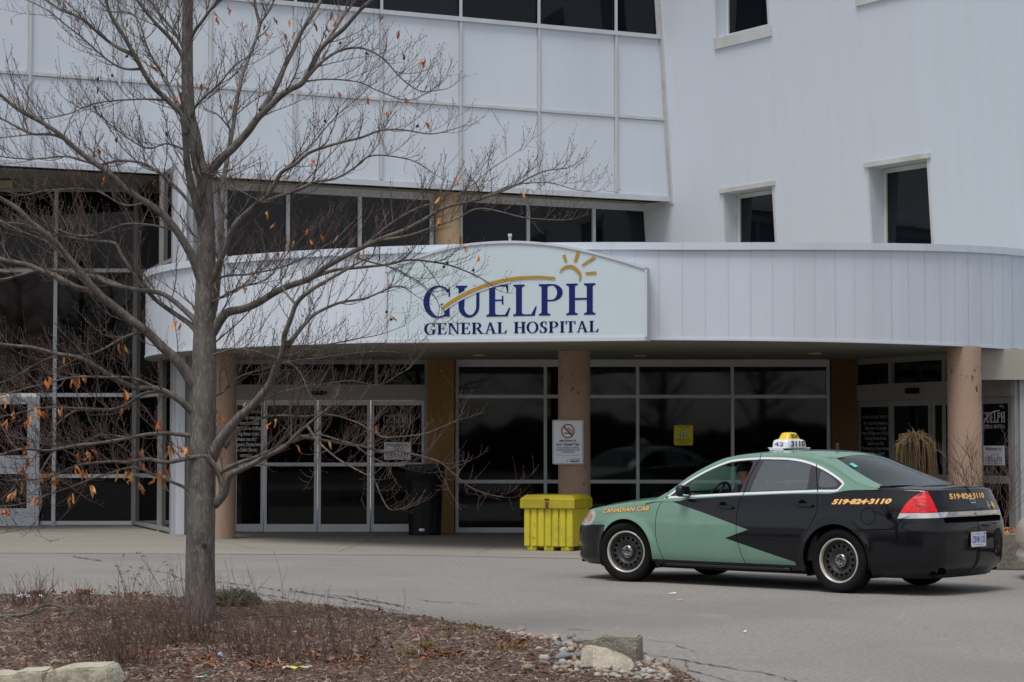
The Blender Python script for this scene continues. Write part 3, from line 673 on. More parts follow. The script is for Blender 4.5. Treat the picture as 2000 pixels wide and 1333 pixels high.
for i in range(npan+1):
    A=a0+(a1-a0)*i/npan; A2=A+.0010*rj.uniform(.5,1.4); za=4.36+cz(A)
    jt.quad((*cp(A,RC+.003),ZC0+.035),(*cp(A2,RC+.003),ZC0+.035),(*cp(A2,RC+.003),za-.075),(*cp(A,RC+.003),za-.075))
    if i%3==0: jt.quad((*cp(A,RC+.053),za-.07),(*cp(A2,RC+.053),za-.07),(*cp(A2,RC+.053),za+.03),(*cp(A,RC+.053),za+.03))
rf=MB()
for i in range(N):
    A,C=a0+(a1-a0)*i/N,a0+(a1-a0)*(i+1)/N; p,q=cp(A,RC-.25),cp(C,RC-.25)
    rf.add([(*p,ZC1-.2),(*q,ZC1-.2),(q[0],46,ZC1-.2),(p[0],46,ZC1-.2)],[(0,1,2,3)])
cn=fa.build('canopy',mat('fascia_metal',(.62,.665,.735),.36,var=.09,vscale=1.3,bump=.003,bscale=1.0,stretch=(1,1,.2),detail=8),B)
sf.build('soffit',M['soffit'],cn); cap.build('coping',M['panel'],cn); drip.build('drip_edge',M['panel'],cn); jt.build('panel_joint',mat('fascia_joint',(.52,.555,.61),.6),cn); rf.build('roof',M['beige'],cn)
# recessed downlights in the soffit
for x,y in((937,693.5),(1250,694.5),(1120,675),(1592,690),(620,693)):
    p=at_g(x,y,3.0); mb=MB(); mb.lathe([(.09,2.985),(.105,2.985),(.105,2.999),(.09,2.999),(.0,2.998)],20,0,(p.x,p.y,0)); mb.build('downlight',M['lamp'] if y>680 else M['bronze'],cn)
# columns
for x,Y,lb in((431,35.0,'pink concrete column behind the bare tree'),(1121.5,34.0,'pink concrete column behind the yellow bin'),(1883.5,32.5,'pink concrete column at the right')):
    mb=MB(); c=((x-1000)/FPX*Y,Y); mb.lathe([(.255,0),(.255,3.0)],40,0,(*c,0)); mb.build('column',M['pinkcol'],B,label=lb)
# small sensor post on canopy roof, light fitting under the overhang
p=at_d(996,470,31.2); mb=MB(); mb.box((p.x,p.y,p.z+.0),(.04,.04,.12),0); mb.box((p.x,p.y,p.z+.07),(.06,.06,.05),0,bev=.01); mb.build('roof_sensor',M['trim'],B)
p=at_g(6,350,ZS); mb=MB(); mb.box((p.x-.05,p.y,ZS-.10),(.5,.25,.14),0,bev=.02); mb.box((p.x-.2,p.y-.3,ZS-.05),(.35,.2,.08),0,bev=.02); mb.build('ceiling_light',mat('old_fitting',(.35,.33,.16),.5),B)
# --- main sign
sgA=at_d(754.5,670.6,0.99*31.45); 
S0,S1=Vector((-1.82,30.66,0)),Vector((1.93,29.92,0)); ts=(S1-S0).normalized(); nsg=Vector((ts.y,-ts.x,0)); 
if nsg.dot(CAM-S0)<0: nsg=-nsg
def c4(u,v): return (740+u/3.448,440-v/3.448)       # crop 4 px (v up negative) -> photo px
def signpt(u,v,l=0):
    x,y=c4(u,v); return at_p(x,y,S0,nsg)+nsg*l
def sp(x,y,l=0): return at_p(x,y,S0,nsg)+nsg*l
top=crom([(752,531),(775,518),(830,496),(900,478),(985,471),(1060,474),(1130,485),(1200,503),(1264,523)],4)
zb=(sp(754,671).z+sp(1266,664.5).z)/2
base=[sp(x,y) for x,y in top]; a=sp(752,600);b=sp(1264,600)
outline=[Vector((a.x,a.y,zb))]+[Vector((p.x,p.y,p.z)) for p in base]+[Vector((b.x,b.y,zb))]
sg_=empty('hospital_sign',((a.x+b.x)/2,(a.y+b.y)/2+.1,zb),label='arched pale blue hospital name sign on the curved canopy',cat='sign')
mb=MB(); mb.prism([p-nsg*.27 for p in outline],nsg*.26,0); mb.build('cabinet',M['trim'],sg_)
mb=MB(); mb.prism([p-nsg*.009 for p in outline],nsg*.009,0); mb.build('face',M['signface'],sg_)
# raised white rim
mb=MB(); cyc=outline; n=len(cyc); cen=sum(cyc,Vector())/n
def inset(p,d):
    u=(p-cen).dot(ts); v=p.z-cen.z
    return p
zz0=zb
for i in range(n):
    p,q=cyc[i],cyc[(i+1)%n]; dirn=(q-p).normalized(); inn=dirn.cross(nsg)
    if inn.dot(cen-(p+q)/2)<0: inn=-inn
    wd_=.035 if i<n-1 else .05
    mb.add([p+nsg*.001,q+nsg*.001,q+inn*wd_+nsg*.001,p+inn*wd_+nsg*.001,p+nsg*.02,q+nsg*.02,q+inn*wd_+nsg*.02,p+inn*wd_+nsg*.02],[(0,1,5,4),(1,2,6,5),(2,3,7,6),(3,0,4,7),(4,5,6,7)],0)
mb.build('rim',M['frost'],sg_)
mb=MB(); logo(mb,signpt,0,1,.004); mb.build('lettering',[M['navy'],M['gold'],M['signface']],sg_)
# --- no smoking sign on the middle column
mb=MB(); ysg=33.70; cxs,czs=(1109-1000)/FPX*ysg,at_d(1109,864,ysg).z; hw,hh=60*ysg/FPX,86*ysg/FPX
N_=lambda u,v,l:(cxs+u*hw/700,ysg-.006-l,czs+v*hw/700)     # 700 units wide
mb.prism([(cxs+a,ysg,czs+b) for a,b in rrect(hw,hh,.03)],(0,-.006,0),0)
rr=rrect(hw*.94,hh*.96,.026)
put_polys(mb,stroke([(a/hw*700,b/hw*700) for a,b in rr+[rr[0]]],8),N_,1,.002,0)
C0=(0,250)
put_polys(mb,arcb(C0[0],C0[1],155,165,C0[0],C0[1],128,138,0,360,36),N_,2,.004,0)
put_polys(mb,stroke([(-92,C0[1]+105),(92,C0[1]-105)],34),N_,2,.0055,0)
put_polys(mb,[rc(-90,C0[1]-60,110,C0[1]-35)],N_,1,.003,0)
put_polys(mb,stroke(crom([(5,C0[1]+90),(10,C0[1]+40),(50,C0[1]+10),(95,C0[1]-5),(110,C0[1]-30)],4),14)+stroke(crom([(45,C0[1]+85),(50,C0[1]+50),(90,C0[1]+30),(105,C0[1]+0)],4),12),N_,1,.003)
put_text(mb,fit2d(text2d('SMOKING IS',1,.03),-195,190,5,55),lambda x,y,l:N_(x,y,.002),1)
put_text(mb,fit2d(text2d('NOT PERMITTED',1,.03),-268,268,-85,-28),lambda x,y,l:N_(x,y,.002),1)
put_text(mb,fit2d(text2d('ON ALL HOSPITAL PROPERTIES\nINCLUDING PARKING LOTS AND\nIN PARKED CARS',1,.02,0,1,'CENTER'),-268,268,-245,-110),lambda x,y,l:N_(x,y,.002),1)
put_text(mb,fit2d(text2d('Thank you for your co-operation!',1,.0),-260,260,-310,-280),lambda x,y,l:N_(x,y,.002),1)
L,wd=serif('GUELPH',.045); put_polys(mb,[[(50+px/wd*215,-420+py*45) for px,py in q] for q in L],N_,3,.002)
put_polys(mb,[rc(50,-450,262,-430)],N_,3,.002); put_polys(mb,[rc(-20,-440,4,-415)],N_,1,.002)
mb.build('no_smoking_sign',[M['lightgrey'],M['inkblk'],M['red'],M['navy']],label='white no smoking sign with red circle on the middle pink column',cat='sign')
# --- trash bin
bx=empty('trash_bin',(X(830,36.3),36.35,0),label='tall black ribbed trash bin beside the sliding doors',cat='trash bin')
mb=MB()
prof=[(.27,0),(.275,.03),(.27,.06),(.30,.95),(.325,.96)]
nseg=48
for i in range(len(prof)-1): pass
def ribv(r,k): return r*(1+(.02 if (k//2)%2 else -.015))
b0=0
for j,(r_,z) in enumerate(prof[:4]):
    for k in range(nseg): 
        a=2*math.pi*k/nseg; rr_=ribv(r_,k) if 0<j<4 else r_
        mb.v.append((rr_*math.cos(a),rr_*math.sin(a),z))
for j in range(3):
    for k in range(nseg): a=j*nseg+k;b_=j*nseg+(k+1)%nseg; mb.f.append([a,b_,b_+nseg,a+nseg]);mb.m.append(0);mb.sm.append(True)
mb.build('body',M['black'],bx,world=False)
mb=MB(); mb.lathe([(.31,.93),(.335,.94),(.335,1.14),(.345,1.17),(.335,1.19),(.28,1.19),(.26,1.12),(.26,.95)],36); mb.build('rim',mat('black_bin_collar',(.016,.016,.018),.4),bx,world=False)
mb=MB(); mb.lathe([(.0,.285),(.035,.284),(.045,.27)],20,0,(0,0,0),M=Matrix.Translation((-.04,0,.10))@Matrix.Rotation(math.pi/2,4,'X')@Matrix.Diagonal((1.15,.6,1,1))); mb.build('badge',M['paper'],bx,world=False)
# --- yellow salt bin
M['yel']=mat('yellow_polyethylene',(.60,.52,.03),.55,var=.15,vscale=2.,bump=.002,bscale=10,fine=.1,fscale=40,spots=((3,.55,.75,(.42,.36,.05)),(14,.66,.72,(.25,.20,.05))))
M['yel2']=mat('yellow_polyethylene_lid',(.46,.38,.016),.5,var=.25,vscale=2.5,bump=.002,bscale=10)
M['rust']=mat('rusty_hasp',(.12,.035,.02),.7)
pA=at_g(1022,1070); pB=at_g(1119,1078)
v=(pB-pA); yaw=R(-20); BW=.76 
sb=empty('salt_bin',(0,0,0),yaw,label='yellow ribbed plastic salt bin by the middle column',cat='storage bin'); dirx=Vector((math.cos(yaw),math.sin(yaw),0)); pA=pB-dirx*BW; diry=Vector((-dirx.y,dirx.x,0)); BD=.78
sb.location=(pA+pB)/2+diry*BD/2
hb=.56; mb=MB()
mb.box((0,0,.06+hb/2),(BW-.06,BD-.06,hb),0,bev=.02)
nr_=7
for i in range(nr_):
    x=-BW/2+.005+ (i+.5)*BW/nr_; mb.box((x,-BD/2+.035,.06+hb/2),(BW/nr_-.022,.07,hb-.01),0,bev=.015); mb.box((x,BD/2-.035,.06+hb/2),(BW/nr_-.022,.07,hb-.01),0,bev=.015)
for i in range(6):
    y=-BD/2+.04+(i+.5)*(BD-.08)/6; mb.box((BW/2-.03,y,.06+hb/2),(.06,(BD-.08)/6-.02,hb-.01),0,bev=.015); mb.box((-BW/2+.03,y,.06+hb/2),(.06,(BD-.08)/6-.02,hb-.01),0,bev=.015)
mb.build('tub',M['yel'],sb,world=False)
for x in(-BW*.34,0,BW*.34):
    for y in(-BD*.36,BD*.36): mb=MB(); mb.box((x,y,.035),(.15,.16,.07),0,bev=.02); mb.build('foot',M['yel'],sb,world=False)
mb=MB(); hl=.13; zl=.06+hb
w0,d0=BW/2+.035,BD/2+.035
V=[(-w0,-d0,zl-.01),(w0,-d0,zl-.01),(w0,d0,zl-.01),(-w0,d0,zl-.01),(-w0,-d0,zl+hl),(w0,-d0,zl+hl),(w0,d0,zl+hl),(-w0,d0,zl+hl)]
bm=bmesh.new(); 
t3=.055; w1,d1=w0-.06,d0-.09
V+=[(-w1,-d1,zl+hl+t3),(w1,-d1,zl+hl+t3),(w1,d1,zl+hl+t3),(-w1,d1,zl+hl+t3)]
bv=[bm.verts.new(q) for q in V]
for f_ in((3,2,1,0),(0,1,5,4),(1,2,6,5),(2,3,7,6),(3,0,4,7),(4,5,9,8),(5,6,10,9),(6,7,11,10),(7,4,8,11),(8,9,10,11)): bm.faces.new([bv[i] for i in f_])
bmesh.ops.bevel(bm,geom=list(bm.edges),offset=.012,segments=2,affect='EDGES',profile=.5); bm.verts.index_update()
mb.add([v_.co.copy() for v_ in bm.verts],[[q.index for q in f_.verts] for f_ in bm.faces],0); bm.free()
lid=mb.build('lid',M['yel2'],sb,world=False)
mb=MB(); mb.box((-.0,-d0-.006,zl+.035),(.045,.012,.10),0); mb.box((0,-d0-.004,zl+hl-.01),(.07,.01,.03),0); mb.build('hasp',M['rust'],lid,world=False)
# ================================================================ SEDAN BODY
# local axes: x from front axle towards the tail, y lateral (near side negative), z up
OUT=crom([(-.985,0),(-.975,-.2),(-.94,-.42),(-.86,-.62),(-.72,-.77),(-.45,-.865),(-.1,-.902),(.5,-.918),(1.4,-.925),(2.3,-.925),(2.9,-.912),(3.3,-.885),(3.6,-.845),(3.79,-.775),(3.885,-.64),(3.935,-.40),(3.955,0)],14)
_s=[0.]
for a,b in zip(OUT,OUT[1:]): _s.append(_s[-1]+math.hypot(b[0]-a[0],b[1]-a[1]))
_i0=min(range(len(OUT)),key=lambda i:abs(OUT[i][0]-.5)); _off=OUT[_i0][0]-_s[_i0]
_s=[q+_off for q in _s]; SMIN,SMAX=_s[0],_s[-1]
def outl(s):
    if s>SMAX: a=outl(2*SMAX-s); return a[0],-a[1]
    if s<SMIN: a=outl(2*SMIN-s); return a[0],-a[1]
    s=min(max(s,SMIN),SMAX-1e-9); i=min(max(bisect_right(_s,s)-1,0),len(OUT)-2); t=(s-_s[i])/(_s[i+1]-_s[i])
    a,b=OUT[i],OUT[i+1]; return a[0]+(b[0]-a[0])*t,a[1]+(b[1]-a[1])*t
def outn(s):
    h=.03
    return _nn(s-h,s+h)
def _nn(a,b):
    p,q=outl(a),outl(b); dx,dy=q[0]-p[0],q[1]-p[1]; l=math.hypot(dx,dy); return (dy/l,-dx/l)
def smooth(a,b,x): t=min(1,max(0,(x-a)/(b-a))); return t*t*(3-2*t)
I_S=Spl([(.15,.17),(.20,.10),(.26,.045),(.33,.02),(.45,.006),(.6,0),(.66,.0),(.72,.006),(.80,.014),(.90,.032),(.96,.052),(1.04,.085),(1.12,.12)])
I_R=Spl([(.15,.2),(.22,.13),(.28,.06),(.36,.025),(.46,.012),(.55,.012),(.64,.0),(.70,.006),(.738,.016),(.750,.070),(.786,.072),(.796,.048),(.87,.050),(.95,.09),(1.04,.115),(1.12,.15)])
I_RC=Spl([(.15,.2),(.22,.12),(.28,.05),(.36,.02),(.5,0),(.64,.0),(.72,.008),(.80,.03),(.84,.04),(.95,.085),(1.04,.125),(1.12,.16)])
I_F=Spl([(.15,.14),(.20,.06),(.26,.0),(.32,.02),(.38,.03),(.42,.0),(.52,-.0),(.58,.01),(.64,.035),(.70,.09),(.76,.15),(.82,.22),(.9,.3)])
def inset(s,z):
    if s>SMAX: s=2*SMAX-s
    if s<SMIN: s=2*SMIN-s
    wr=smooth(3.25,3.75,s); wrc=smooth(4.0,4.12,s); wf=1-smooth(-1.0,-.45,s)
    v=I_S(z); r=I_RC(z)*(1-wrc)+I_R(z)*wrc
    v=v*(1-wr)+r*wr; v=v*(1-wf)+I_F(z)*wf
    # arch flares
    for cx_,rr in((.03,.375),(2.785,.385)):
        d=math.hypot(s-cx_,z-.33)-rr
        if -.05<d<.16: v-=.020*math.exp(-(max(d,0)/.045)**2)
    return v
Z_E=Spl([(SMIN,.735),(-1.4,.745),(-1.0,.765),(-.75,.785),(-.5,.808),(-.25,.845),(0,.880),(.25,.910),(.45,.925),(.54,.925),(1.03,.958),(1.59,.990),(2.28,1.022),(2.66,1.032),(2.76,1.05),(2.90,1.083),(3.07,1.088),(3.35,1.092),(3.65,1.084),(4.0,1.075),(4.4,1.085),(SMAX,1.09)])
RR=.032
def S_(s,q):
    ze=Z_E(s if s<=SMAX else 2*SMAX-s); zk=ze-RR
    if q<=zk: z=q; ins=inset(s,q)
    else:
        th=min((q-zk)/RR,math.pi/2); z=zk+RR*math.sin(th); ins=inset(s,zk)+RR*(1-math.cos(th))+ (inset(s,ze)-inset(s,zk))*math.sin(th)*.3
    o=outl(s);n=outn(s); return Vector((o[0]-n[0]*ins,o[1]-n[1]*ins,z))
QT=lambda s:Z_E(s)-RR+RR*math.pi/2
# greenhouse
Z_R=Spl([(.30,.90),(.42,.925),(.50,.975),(.67,1.088),(.8,1.188),(1.01,1.306),(1.23,1.393),(1.5,1.434),(1.75,1.446),(2.06,1.446),(2.23,1.436),(2.42,1.410),(2.62,1.352),(2.81,1.262),(3.03,1.160),(3.22,1.098),(3.40,1.07),(3.6,1.05)])
Z_C=Spl([(.25,.955),(.40,1.03),(.60,1.135),(.9,1.285),(1.2,1.405),(1.5,1.462),(1.8,1.482),(2.1,1.480),(2.4,1.460),(2.6,1.425),(2.9,1.325),(3.2,1.205),(3.45,1.108),(3.6,1.05)])
Z_B=lambda x:Z_E(x)-.02
YG=lambda z:.868-.5*(z-.95)
def G_(x,w):
    zr,zc,zb=Z_R(x),Z_C(x),Z_B(x)
    if zr<zb+.02: zb=zr-.02
    r=min(.055,(zr-zb)*.5); z1=zr-r; y1=YG(z1)
    bul=lambda z:.012*math.sin(math.pi*min(1,max(0,(z-.95)/.5)))
    if w<=1: z=zb+(z1-zb)*w; return Vector((x,-(YG(z)+bul(z)),z))
    if w<=1.2:
        th=(w-1)/.2*math.pi/2; a=r*1.15; return Vector((x,-(y1+bul(z1)-a*(1-math.cos(th))),z1+r*math.sin(th)))
    t=(2.2-w); ye=y1+bul(z1)-r*1.15; return Vector((x,-ye*t,zr+(zc-zr)*(1-abs(t)**2.3)))
def w_of(x,z):
    zr,zb=Z_R(x),Z_B(x)
    if zr<zb+.02: zb=zr-.02
    r=min(.055,(zr-zb)*.5); z1=zr-r; return (z-zb)/(z1-zb)
def nrm(surf,a,b,h=.004):
    p=surf(a+h,b)-surf(a-h,b); q=surf(a,b+h)-surf(a,b-h); n=p.cross(q)
    return n.normalized() if n.length>1e-12 else Vector((0,0,1))
def inpoly(p,poly):
    x,y=p;c=False;j=len(poly)-1
    for i in range(len(poly)):
        xi,yi=poly[i];xj,yj=poly[j]
        if (yi>y)!=(yj>y) and x<(xj-xi)*(y-yi)/(yj-yi)+xi: c=not c
        j=i
    return c
def dens(poly,d=.04,closed=True):
    o=[];n=len(poly)
    for i in range(n if closed else n-1):
        a,b=poly[i],poly[(i+1)%n]; k=max(1,int(math.hypot(b[0]-a[0],b[1]-a[1])/d))
        for j in range(k): o.append((a[0]+(b[0]-a[0])*j/k,a[1]+(b[1]-a[1])*j/k))
    if not closed:o.append(poly[-1])
    return o
def line_strip(pts,wd):
    q=stroke(pts,wd); L=[k[0] for k in q]+[q[-1][1]]; Rr=[k[3] for k in q]+[q[-1][2]]
    return L+Rr[::-1]
def patch(surf,grid,polys,classify,out,flip=False,mirror_parts=()):
    """triangulate domain with exact outlines; out: dict (part)->MB with analytic normals"""
    co=[Vector(p) for p in grid]; ed=[]
    for poly in polys:
        b=len(co);n=len(poly); co+= [Vector(p) for p in poly]; ed+=[(b+i,b+(i+1)%n) for i in range(n)]
    vs,es,fs,_,_,_=delaunay_2d_cdt(co,ed,[],0,1e-5)
    P=[surf(v.x,v.y) for v in vs]; N=[nrm(surf,v.x,v.y) for v in vs]; loc={}
    for f in fs:
        cx_=sum(vs[i].x for i in f)/len(f); cy_=sum(vs[i].y for i in f)/len(f)
        k=classify((cx_,cy_))
        if k is None: continue
        part,mi=k[0],k[1]; mb=out.setdefault(part,MB())
        if mb.n is None: mb.n=[]
        def vid(i):
            key=(part,i)
            if key not in loc:
                loc[key]=len(mb.v); mb.v.append(tuple(P[i])); nn=N[i] if not flip else -N[i]; mb.n.append(tuple(nn))
            return loc[key]
        idx=[vid(i) for i in f]
        a,b,c=[Vector(mb.v[i]) for i in idx[:3]]; fn_=(b-a).cross(c-a)
        if fn_.dot(Vector(mb.n[idx[0]]))<0: idx=idx[::-1]
        mb.f.append(idx); mb.m.append(mi); mb.sm.append(True)
def mirror(mb,target=None):
    t=target if target is not None else MB()
    if t.n is None: t.n=[]
    b=len(t.v); t.v+= [(x,-y,z) for x,y,z in mb.v]; t.n+=[(x,-y,z) for x,y,z in (mb.n or [])]
    nf=[([i+b for i in f][::-1],m) for f,m in zip(list(mb.f),list(mb.m))]
    for f,m in nf: t.f.append(f); t.m.append(m); t.sm.append(True)
    return t
def arch(cx_,r,z0=.19,n=28):
    a0=math.asin((z0-.33)/r); return [(cx_+r*math.cos(a),.33+r*math.sin(a)) for a in [a0+(math.pi-2*a0)*i/n for i in range(n+1)]]
ARF,ARR=arch(.03,.375),arch(2.785,.385)
SILL=[(.3,.268),(2.6,.268),(2.6,.1),(.3,.1)]
GAPF=crom([(.535,.93),(.475,.80),(.46,.663),(.47,.487),(.545,.268)],6)
GAPB=crom([(1.59,.995),(1.56,.886),(1.55,.742),(1.56,.519),(1.64,.268)],6)
GAPC=crom([(2.52,1.03),(2.555,.918),(2.55,.816),(2.48,.68),(2.405,.543)],6)
GAPR=[(3.05,.655),(3.2,.665),(3.41,.673),(3.49,.70),(3.535,.785),(3.62,.805)]
HEADL=crom([(-.50,.800),(-.445,.765),(-.443,.715),(-.518,.628),(-.70,.615),(-.95,.625),(-1.02,.69),(-.95,.735),(-.72,.775),(-.50,.800)],4)[:-1]
BUMPF=[(SMIN-.1,.625),(-.55,.625),(-.27,.632),(-.27,.1),(SMIN-.1,.1)]
S_TR=4.10
ZIG=[(SMIN-.1,1.3),(.60,1.3),(.60,.930),(.66,.908),(1.12,.792),(1.70,.628),(1.40,.528),(2.28,.302),(2.30,.2),(SMIN-.1,.2)]
TRL=[(.79,3.985),(.85,3.962),(.95,3.935),(1.045,3.888),(1.3,3.86)]
TAIL=crom([(3.515,.842),(3.569,.935),(3.639,1.003),(3.756,1.057),(3.845,1.062),(3.882,1.040),(3.93,.95),(3.958,.848)],4)
TAILW=[(3.490,.784),(3.513,.838),(3.960,.845),(3.980,.795)]
CHRT=[(3.985,.797),(3.968,.850),(SMAX+.1,.850),(SMAX+.1,.797)]
RECESS=[(4.005,.793),(4.08,.738),(SMAX+.1,.738),(SMAX+.1,.793)]
DLO=crom([(.545,.938),(.67,1.034),(.8,1.133),(1.01,1.252),(1.23,1.343),(1.38,1.377),(1.68,1.398),(1.91,1.398),(2.06,1.393),(2.23,1.373),(2.39,1.336),(2.56,1.277),(2.74,1.193),(2.815,1.143)],5)+[(2.825,1.125),(2.80,1.09),(2.765,1.052),(2.72,1.043),(2.53,1.040),(2.28,1.030),(1.59,.998),(1.03,.966)]
def shrink(poly,d):
    n=len(poly);o=[];ar=sum(poly[i][0]*poly[(i+1)%n][1]-poly[(i+1)%n][0]*poly[i][1] for i in range(n)); sg=1 if ar>0 else -1
    for i in range(n):
        a,b,c=poly[i-1],poly[i],poly[(i+1)%n]; dx,dy=c[0]-a[0],c[1]-a[1]; l=math.hypot(dx,dy) or 1
        o.append((b[0]-dy/l*d*sg,b[1]+dx/l*d*sg))
    return o
def build_car(root,cab=True,mats=None):
    mp=mats; K={'body':0}
    out={}
    # ---- lower side surface
    base=[(SMIN+(SMAX-SMIN)*i/150,0) for i in range(151)]
    lowpoly=[(s,.172) for s,_ in base]+[(s,QT(s)) for s,_ in base[::-1]]
    grid=[]
    for i in range(1,150):
        s=SMIN+(SMAX-SMIN)*i/150
        for j in range(1,22):
            q=.172+(QT(s)-.172)*j/22; grid.append((s,q))
        if s>3.9:
            for q in(.742,.746,.752,.770,.784,.790,.797,.81,.83,.85,.87): grid.append((s,q))
        for q in(QT(s)-.006,QT(s)-.016,QT(s)-.026,QT(s)-.036): grid.append((s,q))
    gapw=.0075
    strips=[line_strip(g_,gapw) for g_ in(GAPF,GAPB,GAPC,GAPR)]
    polys=[dens(p,.05) for p in(ARF,ARR,SILL,HEADL,BUMPF,TAIL,TAILW,CHRT,RECESS)]+[dens(ZIG,.06)]+strips+[lowpoly]
    polys.append(dens([(b,a) for a,b in TRL]+[(b+.008,a) for a,b in TRL[::-1]],.03))
    polys.append(dens([(3.05,.65),(3.0,.1)],.05)+[(2.999,.1)])
    hood_e=[(s,QT(s)-.05) for s in [SMIN+.0+(0.52-SMIN)*i/30 for i in range(31)]]
    def xof(g_,z): return interp(sorted([(p[1],p[0]) for p in g_]),z)
    def cls(p):
        s,q=p
        if q<.172 or q>QT(s) or s<SMIN or s>SMAX: return None
        if inpoly(p,ARF) or inpoly(p,ARR): return None
        green=0 if (cab and inpoly(p,ZIG)) else 1
        if not cab: green=0
        for g_,nm_ in zip(strips,('front_fender','front_door','quarter_panel','rear_bumper')):
            if inpoly(p,g_): return (nm_,2)
        if inpoly(p,HEADL): return ('headlight',0)
        if inpoly(p,TAIL): return ('tail_light',0)
        if inpoly(p,TAILW): return ('tail_light',1)
        if inpoly(p,CHRT): return ('chrome_strip',0)
        if inpoly(p,RECESS): return ('rear_bumper',2)
        if q>.85 and abs(s-interp(TRL,q)-.004)<.004: return ('trunk_lid',2)
        if q>.795 and s>interp(TRL,q): return ('trunk_lid',1 if cab else 0)
        if inpoly(p,BUMPF): return ('front_bumper',1 if cab else 0)
        if s>2.8 and (q<interp(GAPR,s) if s<3.62 else q<.80) and s>3.02: return ('rear_bumper',1 if cab else 0)
        if inpoly(p,SILL): return ('sill',1)
        if s<xof(GAPF,q): return ('front_fender',green)
        if s<xof(GAPB,q): return ('front_door',green)
        if s<(xof(GAPC,q) if q>.543 else 2.45): return ('rear_door',green)
        return ('quarter_panel',green)
    patch(S_,grid,polys,cls,out)
    # ---- greenhouse
    x0,x1=.30,3.50; gg=[]; nx=66
    for i in range(1,nx):
        x=x0+(x1-x0)*i/nx
        for w_ in(.12,.25,.4,.55,.7,.85,.95,1.0,1.04,1.08,1.12,1.16,1.2,1.28,1.4,1.55,1.7,1.85,2.0,2.12): gg.append((x,w_))
    dom=[(x0+(x1-x0)*i/nx,0) for i in range(nx+1)]+[(x0+(x1-x0)*i/nx,2.2) for i in range(nx,-1,-1)]
    tow=lambda poly,d=.03:[(x,w_of(x,z)) for x,z in dens(poly,d)]
    dlo=tow(DLO); dli=tow(shrink(DLO,.023)); dlm=tow(shrink(DLO,.029))
    g1=tow(crom([(.845,.985),(.845,1.09),(.93,1.17),(1.05,1.235),(1.24,1.31),(1.4,1.345),(1.555,1.358),(1.60,1.345),(1.605,1.30),(1.585,1.2),(1.535,1.02),(1.52,1.008)],3))
    g2=tow([(1.735,1.362),(1.91,1.364),(2.1,1.358),(2.29,1.338),(2.355,1.318),(2.375,1.15),(2.385,1.045),(2.0,1.033),(1.665,1.018),(1.69,1.15)])
    g3=tow(crom([(2.50,1.262),(2.56,1.238),(2.68,1.175),(2.735,1.13),(2.73,1.10),(2.62,1.088),(2.54,1.095),(2.51,1.13),(2.50,1.262)],3)[:-1])
    gb=tow(line_strip([(1.675,1.445),(1.682,1.387),(1.61,1.175),(1.592,.99)],.011),.03)
    gc=tow(line_strip([(2.415,1.335),(2.525,1.035)],.010),.03)
    # windshield and backlight outlines in (x,w); t=2.2-w
    wsb=lambda t:.33+.20*t*t; WS=[(wsb(t),2.2-t) for t in[i/10*.95 for i in range(11)]]+[(.80,1.25),(1.0,1.26),(1.18,1.28)]+[(1.22-.05*(1-t),2.2-t) for t in[.88-i/9*.88 for i in range(10)]]
    blb=lambda t:3.46-.23*t*t; BL=[(blb(t),2.2-t) for t in[i/10*.89 for i in range(11)]]+[(3.0,1.31),(2.8,1.31),(2.66,1.32)]+[(2.57+.02*(1-t),2.2-t) for t in[.85-i/9*.88 for i in range(10)]]
    WSi=[(x*.97+.03*.75,w_) for x,w_ in WS]; 
    seam=line_strip([(.9,1.215),(1.5,1.215),(2.1,1.215),(2.65,1.23)],.012)
    def clg(p):
        x,w_=p
        if w_<0 or w_>2.2 or x<x0 or x>x1: return None
        if inpoly(p,dlo):
            if not inpoly(p,dli): return ('window_trim',0) if not inpoly(p,gb) and not inpoly(p,gc) else ('roof',2)
            if not inpoly(p,dlm): return ('roof',2)
            if inpoly(p,g1): return None
            if inpoly(p,g2): return ('side_window',0)
            if inpoly(p,g3): return ('quarter_window',0)
            if inpoly(p,gb) or inpoly(p,gc): return ('roof',2)
            return ('door_frame',0)
        if inpoly(p,gb): return ('roof',2)
        if inpoly(p,WS): return ('windshield',0)
        if inpoly(p,BL): return ('rear_window',0)
        if x>3.235: return None
        if inpoly(p,seam): return ('roof',3)
        return ('roof',0)
    go={}
    patch(G_,gg,[dom,dlo,dli,dlm,g1,g2,g3,gb,gc,dens(WS,.05),dens(BL,.05),dens(seam,.06)],clg,go)
    # ---- hood and deck (top surfaces)
    def topsurf(xa,xb,zc,nx,ny,xs_of):
        mb=MB(); mb.n=[]
        rows=[]
        for i in range(nx+1):
            s=xs_of(i/nx); e=S_(s,QT(s)); row=[]
            for j in range(-ny,ny+1):
                t=j/ny; y=-e.y*t if False else e.y*t
                z=e.z+(zc(e.x)-e.z)*(1-abs(t)**2.2)
                row.append(Vector((e.x,y,z)))
            rows.append(row)
        for r_ in rows: mb.v+= [tuple(p) for p in r_]
        W_=2*ny+1
        for i in range(nx+1):
            for j in range(W_):
                a=rows[min(i+1,nx)][j]-rows[max(i-1,0)][j]; b=rows[i][min(j+1,W_-1)]-rows[i][max(j-1,0)]; n=a.cross(b)
                if n.z<0:n=-n
                n=n.normalized() if n.length>1e-9 else Vector((0,0,1)); mb.n.append(tuple(n))
        for i in range(nx):
            for j in range(W_-1):
                a=i*W_+j; f=[a,a+1,a+W_+1,a+W_]
                p,q,r_=[Vector(mb.v[k]) for k in f[:3]]
                if (q-p).cross(r_-p).z<0:f=f[::-1]
                mb.f.append(f);mb.m.append(0);mb.sm.append(True)
        return mb
    zh=Spl([(-.985,.735),(-.9,.775),(-.7,.835),(-.3,.905),(.1,.952),(.4,.982),(.62,.99)])
